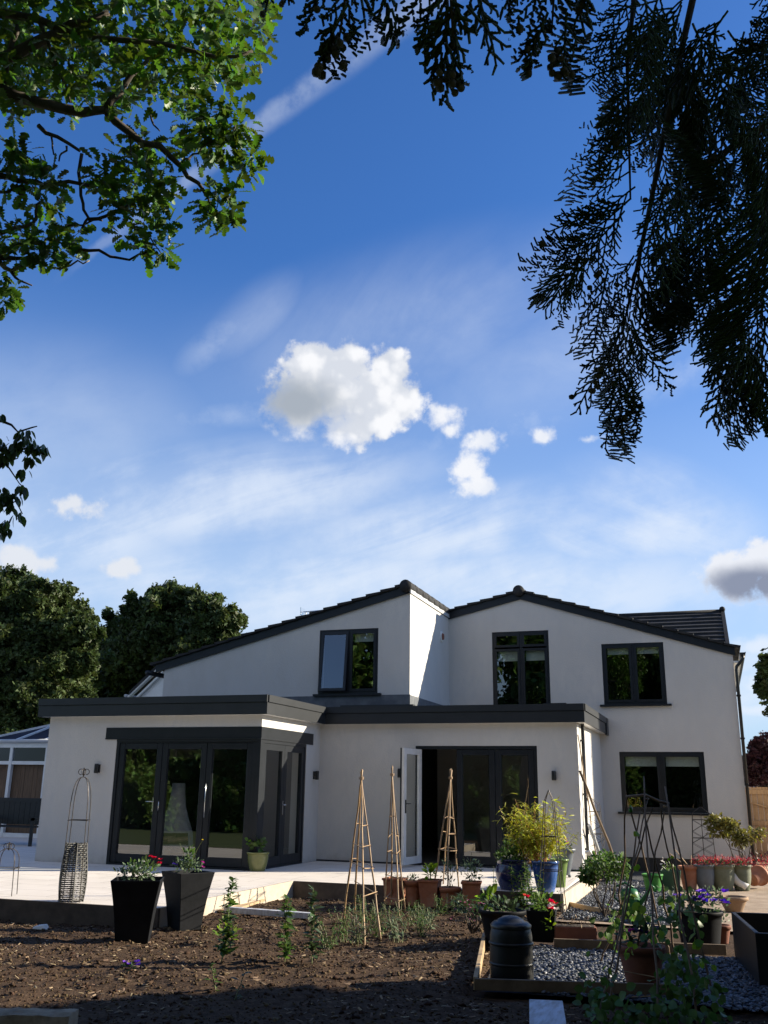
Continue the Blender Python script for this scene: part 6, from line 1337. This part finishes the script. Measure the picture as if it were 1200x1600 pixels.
# pots and plants by the main wall
def rp(px, py): return G(px, py, -.23)
p = rp(1021, 1394); t = thing('plastic_bucket', p, 'bright green plastic bucket beside the watering can', 'bucket'); pot(t, p, .12, .165, .29, 'bucket', rim=.012, rimh=.03)
p = rp(1050, 1392); t = thing('square_pot', p, 'dark green square pot with garden odds and ends', 'plant pot'); sq_pot(t, p, .24, .34, .33, 'dkgreen', math.radians(45)); bunch(t, p+[0, 0, .36], (.12, .1, .08), 30, 'leaf', .06, 160); bunch(t, p+[-.1, 0, .42], (.05, .05, .1), 16, 'whitef', .05, 161, OVAL)
p = rp(1078, 1390); t = thing('terracotta_pot', p, 'tall terracotta pot holding loose bamboo canes', 'plant pot'); pot(t, p, .11, .165, .39, 'terra', rim=.012, rimh=.05)
mb = MB()
for (dx, dz, dy) in [(-.3, .42, 0), (-.22, .5, .1), (.06, .4, .1), (.2, .3, 0)]: mb.tube([p+[.05-dx*.1, 0, .3], p+[dx, dy, dz+.16]], .009, 5)
mb.build('canes', 'cane', t)
for i, (px, r, m, lab) in enumerate([(1103, .165, 'greypot', 'grey green pot of red bedding, next to the tall terracotta pot'), (1131, .205, 'mosspot', 'widest mossy pot of red bedding in the row'), (1160, .17, 'mosspot', 'mossy pot under the spreading bronze shrub')]):
    p = rp(px, 1391); t = thing('stone_pot', p, lab, 'plant pot', 'mossy pots by the main wall'); pot(t, p, r*.72, r, .42, m, rim=.012, rimh=.04, bell=.015); bunch(t, p+[0, 0, .46], (r*1.25, r*1.1, .09), 330, 'redleaf', .055, 170+i, NARROW); bunch(t, p+[0, -.1, .44], (r*1.1, r*.8, .06), 60, 'dkleaf', .05, 180+i)
p = rp(1187, 1388); t = thing('terracotta_pot', p, 'terracotta pot lying tipped on its side at the picture edge', 'plant pot'); ang = math.radians(100); az_ = math.radians(215); A3 = np.array(Matrix.Rotation(az_, 3, 'Z') @ Matrix.Rotation(ang-math.pi/2*0, 3, 'Y')); 
mb = MB(); A3 = np.array(Matrix.Rotation(math.radians(60), 3, 'Z') @ Matrix.Rotation(math.radians(76), 3, 'Y')); r1 = .17
mb.lathe(p+[-.12, -.2, r1*.85], [(0, 0), (.10, 0), (.105, .01), (.155, .25), (.175, .25), (.178, .31), (.16, .31), (.15, .25), (.09, .03), (0, .03)], 28, 0, ax=A3); mb.build('pot', 'terra', t)
p = rp(1185, 1372); t = thing('red_shrub', p, 'heap of dark red bedding leaves behind the tipped pot', 'shrub'); bunch(t, p+[.15, 0, .22], (.35, .25, .2), 260, 'redleaf', .07, 190, NARROW); bunch(t, p+[.1, .2, .3], (.4, .25, .2), 160, 'purple', .06, 191); stems(t, p, [p+[.2, 0, .3], p+[0, .1, .3]], .006)
p = rp(1170, 1400); mb = MB(); mb.lathe(p+[-.08, .9, 0.12], [(0, -.1), (.07, -.1), (.09, 0), (.09, .22), (.02, .3), (0, .3)], 14, ax=np.array(Matrix.Rotation(math.radians(-50), 3, 'Y'))); tag(mb.build('plastic_bottle', 'white', None, p), 'white plastic container lying beside the mossy pots', 'bottle')
p = G(1066, 1450, -.2)+[0, 3.6, 0]; p = np.array([*ray(1071, 1424)[:2]*(14.2/ray(1071, 1424)[1]), -.23]); t = thing('tan_pot', p, 'low tan clay pot on the sandy ground beyond the violet pansies', 'plant pot')
p = G(1147, 1424, -.23); ORG[t.name] = p; t.location = tuple(p); pot(t, p, .12, .19, .2, 'tan', rim=.02, rimh=.045)
# bronze shrub
def shrub(name, base, h, r, n, m, size, label, cat, seed, T=OVAL, flat=.5):
    rng = np.random.RandomState(seed); base = np.array(base, float); t = thing(name, base, label, cat); mb = MB(); P, D = [], []
    for k in range(9):
        a = rng.uniform(0, 6.28); tip = base+np.array([r*math.cos(a)*rng.uniform(.4, 1), r*.8*math.sin(a)*rng.uniform(.4, 1), h*rng.uniform(.55, 1)]); limb(mb, wiggle(base, tip, 4, .05, rng), .012, .003, 5); p, d = in_clump(rng, tip, (r*.42, r*.36, h*.13), n//9, .6); P.append(p); D.append(d*flat+rdir(rng, len(p))*.5)
    mb.build('stem', 'twig', t); scatter_obj('leaves', T, np.concatenate(P), np.concatenate(D), rng.uniform(.7, 1.3, sum(len(x) for x in P))*size, m, rng, parent=t, roll=.4); return t
p = rp(1150, 1376); shrub('japanese_maple', p+[.18, 0, .25], .85, .50, 1300, 'maple', .085, 'small spreading bronze green Japanese maple above the red bedding pots', 'shrub', 200)
shrub('leafy_shrub', rp(1112, 1360), .55, .22, 120, 'dkleaf', .07, 'small dark leaved shrub at the foot of the latticed obelisk', 'shrub', 201)
p = G(945, 1432, -.2); shrub('leafy_shrub', p, .72, .30, 1100, 'leaf', .065, 'dense bushy green shrub at the gravel path corner', 'shrub', 202)
# watering can
p = G(985, 1418, -.2); p = np.array([*(ray(985, 1418)[:2]*(14.6/ray(985, 1418)[1])), -.21]); t = thing('watering_can', p, 'green plastic watering can on the gravel behind the bean canes', 'watering can'); mb = MB(); mb.lathe(p, [(0, 0), (.13, 0), (.14, .02), (.13, .22), (.1, .28), (.06, .29), (0, .285)], 24); mb.build('body', 'wcan', t); mb = MB(); limb(mb, [p+[.1, -.03, .05], p+[.22, -.06, .2], p+[.3, -.08, .31]], .035, .02, 10); mb.lathe(p+[.31, -.083, .32], [(.02, -.02), (.05, .03), (0, .035)], 14, ax=np.array(Matrix.Rotation(math.radians(40), 3, 'Y'))); mb.build('spout', 'wcan', t); mb = MB(); mb.tube([p+[-.12, .0, .08], p+[-.22, .02, .16], p+[-.2, .02, .3], p+[-.06, 0, .36], p+[.06, 0, .3]], .015, 8); mb.build('handle', 'wcan', t)

# timber edging of the gravel bed
def plank(name, a, b, w, h, m, label, cat='timber edging', group='timber edging boards'):
    a, b = np.array(a, float), np.array(b, float); mb = MB(); mb.bar(a, b, w, h); return tag(bevel(mb.build(name, m, None, a), .004), label, cat, group)
zz = -.165
plank('edging_board', [*G(742, 1545)[:2], zz], [*G(1060, 1555)[:2], zz], .04, .09, 'oldtimber', 'front timber board of the gravel bed in front of the domed bin')
plank('edging_board', [*G(742, 1545)[:2]+[0, .03], zz], [*G(757, 1470)[:2], zz], .04, .10, 'timber', 'short sunlit timber board closing the gravel bed beside the soil')
plank('edging_board', [*G(866, 1480)[:2], zz], [*G(1135, 1490)[:2], zz], .04, .10, 'oldtimber', 'rear timber board of the gravel bed behind the trough')
plank('edging_board', [*G(865, 1410)[:2], -.2], [*G(1010, 1440)[:2], -.2], .03, .10, 'timber', 'thin curved timber strip along the gravel path edge')
# planks on the soil, white board, log, stone
a, b_ = G(352, 1424, -.17), G(414, 1402, -.17); plank('plank', a, b_, .2, .03, 'timber', 'pale timber plank lying on the soil against the patio corner', 'plank', None)
a, b_ = G(352, 1421, -.15), G(487, 1431, -.17); plank('plank', a, b_, .09, .07, 'whitepaint', 'narrow whitish plank lying across the soil, dirt on its top', 'plank', None)
mb = MB(); A_, B_ = G(857, 1612, .0), G(853, 1566, .0)
mb.bar(A_, B_+[0, 0, 0], .225, .03); t = thing('white_board', (A_+B_)/2*[1, 1, 0]+[0, 0, -.22], 'white painted board on a post top near the picture bottom', 'board'); bevel(mb.build('board', 'whitepaint', t), .004); mb = MB(); q = (A_+B_)/2; mb.box(q[0]-.09, q[0]+.09, q[1]-.12, q[1]+.12, -.25, -.016); mb.build('post', 'oldtimber', t)
p0, p1 = G(-40, 1577, .0), G(116, 1579, .0); rl = np.random.RandomState(2); t = thing('log', (p0+p1)/2*[1, 1, 0]+[0, 0, -.2], 'squared bark covered log end lying on soil in the bottom corner', 'log'); mb = MB(); pa, pb = p0*[1, 1, 0]+[0, 0, -.11], p1*[1, 1, 0]+[0, 0, -.11]; V, F = [], []; nn_, kk_ = 14, 16; dL = (pb-pa)/np.linalg.norm(pb-pa); sd = np.cross(dL, [0, 0, 1.0])
for i in range(nn_):
    f = i/(nn_-1); c = pa+(pb-pa)*f
    for k in range(kk_):
        a = 2*math.pi*k/kk_; ca, sa = math.cos(a), math.sin(a); r_ = .105/max(abs(ca), abs(sa))**.72*(1+.10*mnoise.noise(Vector((i*.5, ca*2, sa*2))))*(1+rl.normal(0, .02)); V.append(c+sd*ca*r_+np.array([0, 0, sa*r_*1.02]))
for i in range(nn_-1):
    for k in range(kk_): F.append((i*kk_+k, i*kk_+(k+1) % kk_, (i+1)*kk_+(k+1) % kk_, (i+1)*kk_+k))
F.append(tuple(range(kk_))); F.append(tuple((nn_-1)*kk_+k for k in range(kk_))[::-1])
mb.add(V, F); mb.build('timber', 'logbark', t)
p = G(63, 1452, -.2); mb = MB(); V0 = [(-.1, -.03, 0), (.07, -.05, 0), (.11, .02, 0), (-.02, .05, 0), (-.08, -.02, .03), (.05, -.03, .05), (.08, .02, .06), (-.01, .03, .05)]; mb.hexa([p+np.array(v) for v in V0]); tag(bevel(mb.build('white_stone', 'white', None, p), .008), 'flat white stone lying on the soil before the patio kerb', 'stone')

# seedlings in the soil
stem_plant('leafy_seedling', G(345, 1503), .76, 170, 'leaf', .10, 'tallest leafy green plant in the soil, before the second black planter', 'plant', 211, lean=(.05, .02))
bunch(bpy.data.objects['leafy_seedling'], G(350, 1470)+[0, 0, .08], (.14, .12, .12), 40, 'limeleaf', .07, 212)  # lime bunch stands in for sunlight on the lower leaves
stem_plant('leafy_seedling', G(444, 1502), .60, 110, 'leaf', .10, 'thin sunlit seedling in the soil, beside a darker one', 'plant', 213, group=None)
stem_plant('leafy_seedling', G(487, 1507), .70, 90, 'dkleaf', .11, 'dark shaded seedling just behind the thin sunlit one', 'plant', 214)
spots = [(535, 1468, .34, 'sweet pea clump at the near wigwam, outer side'), (556, 1474, .36, 'feathery clump before the near wigwam legs'), (586, 1462, .30, 'feathery clump between near and slim wigwams'), (607, 1452, .30, 'small feathery clump at the foot of the slim wigwam'), (641, 1448, .33, 'bushy feathery clump beside the slim wigwam'), (660, 1440, .2, 'low feathery clump between slim and doorway wigwams'), (688, 1426, .24, 'feathery clump under the doorway wigwam'), (710, 1425, .25, 'feathery clump at the outer leg of the doorway wigwam')]
spots += [(512, 1478, .26, 'low feathery clump out in the open soil beyond the near wigwam'), (620, 1470, .24, 'feathery clump nearer the camera than the slim wigwam'), (655, 1462, .34, 'tall feathery clump in line with the open white leaf'), (672, 1452, .26, 'feathery clump below the doorway wigwam'), (570, 1440, .3, 'feathery clump inside the near wigwam')]
for i, (px, py, h, lab) in enumerate(spots): stem_plant('feathery_plant', G(px, py), h*1.15, 150, 'greyleaf' if i % 2 else 'leaf', .075, 'grey green '+lab if i % 2 else 'green '+lab, 'plant', 220+i, spread=.09, T=NARROW, group='feathery plants in the soil', nst=6)
p = G(738, 1460); shrub('purple_perennial', p, .36, .26, 300, 'dkleaf', .05, 'loose clump with tiny purple flowers beside the black pot', 'plant', 231); blooms(bpy.data.objects['purple_perennial'], [p+np.array([rv.uniform(-.25, .2), rv.uniform(-.2, .1), rv.uniform(.15, .36)]) for k in range(26)], 'pink', .014, 232)
p = G(203, 1516); t = thing('pansy', p, 'tiny violet pansies on bare soil in the shade', 'flower'); blooms(t, [p+np.array(q) for q in [(-.05, 0, .06), (.0, -.03, .05), (.08, 0, .05), (.05, .03, .07)]], 'violet', .028, 233); bunch(t, p+[0, 0, .02], (.09, .07, .03), 24, 'dkleaf', .035, 234)
for i, (px, py, h, n, m, lab) in enumerate([(338, 1545, .22, 12, 'leaf', 'thin grassy shoot in the shaded soil below the tallest seedling'), (365, 1560, .2, 12, 'dkleaf', 'faint dark shoot in shaded soil near the picture bottom'), (775, 1405, .30, 20, 'greyleaf', 'wispy pale stems standing at the patio edge by the navy pot'), (815, 1420, .66, 260, 'leaf', 'tall twining leafy plant in front of the navy pot'), (835, 1425, .6, 240, 'leaf', 'leafy climbing plant in front of the blue pot'), (862, 1420, .28, 50, 'limeleaf', 'small yellow green plant at the patio corner'), (770, 1410, .5, 16, 'greyleaf', 'dry upright stalk beside the terracotta row')]):
    stem_plant('young_plant', G(px, py), h, n, m, .075, lab, 'plant', 240+i, spread=.1, nst=1 if n < 30 else 5)
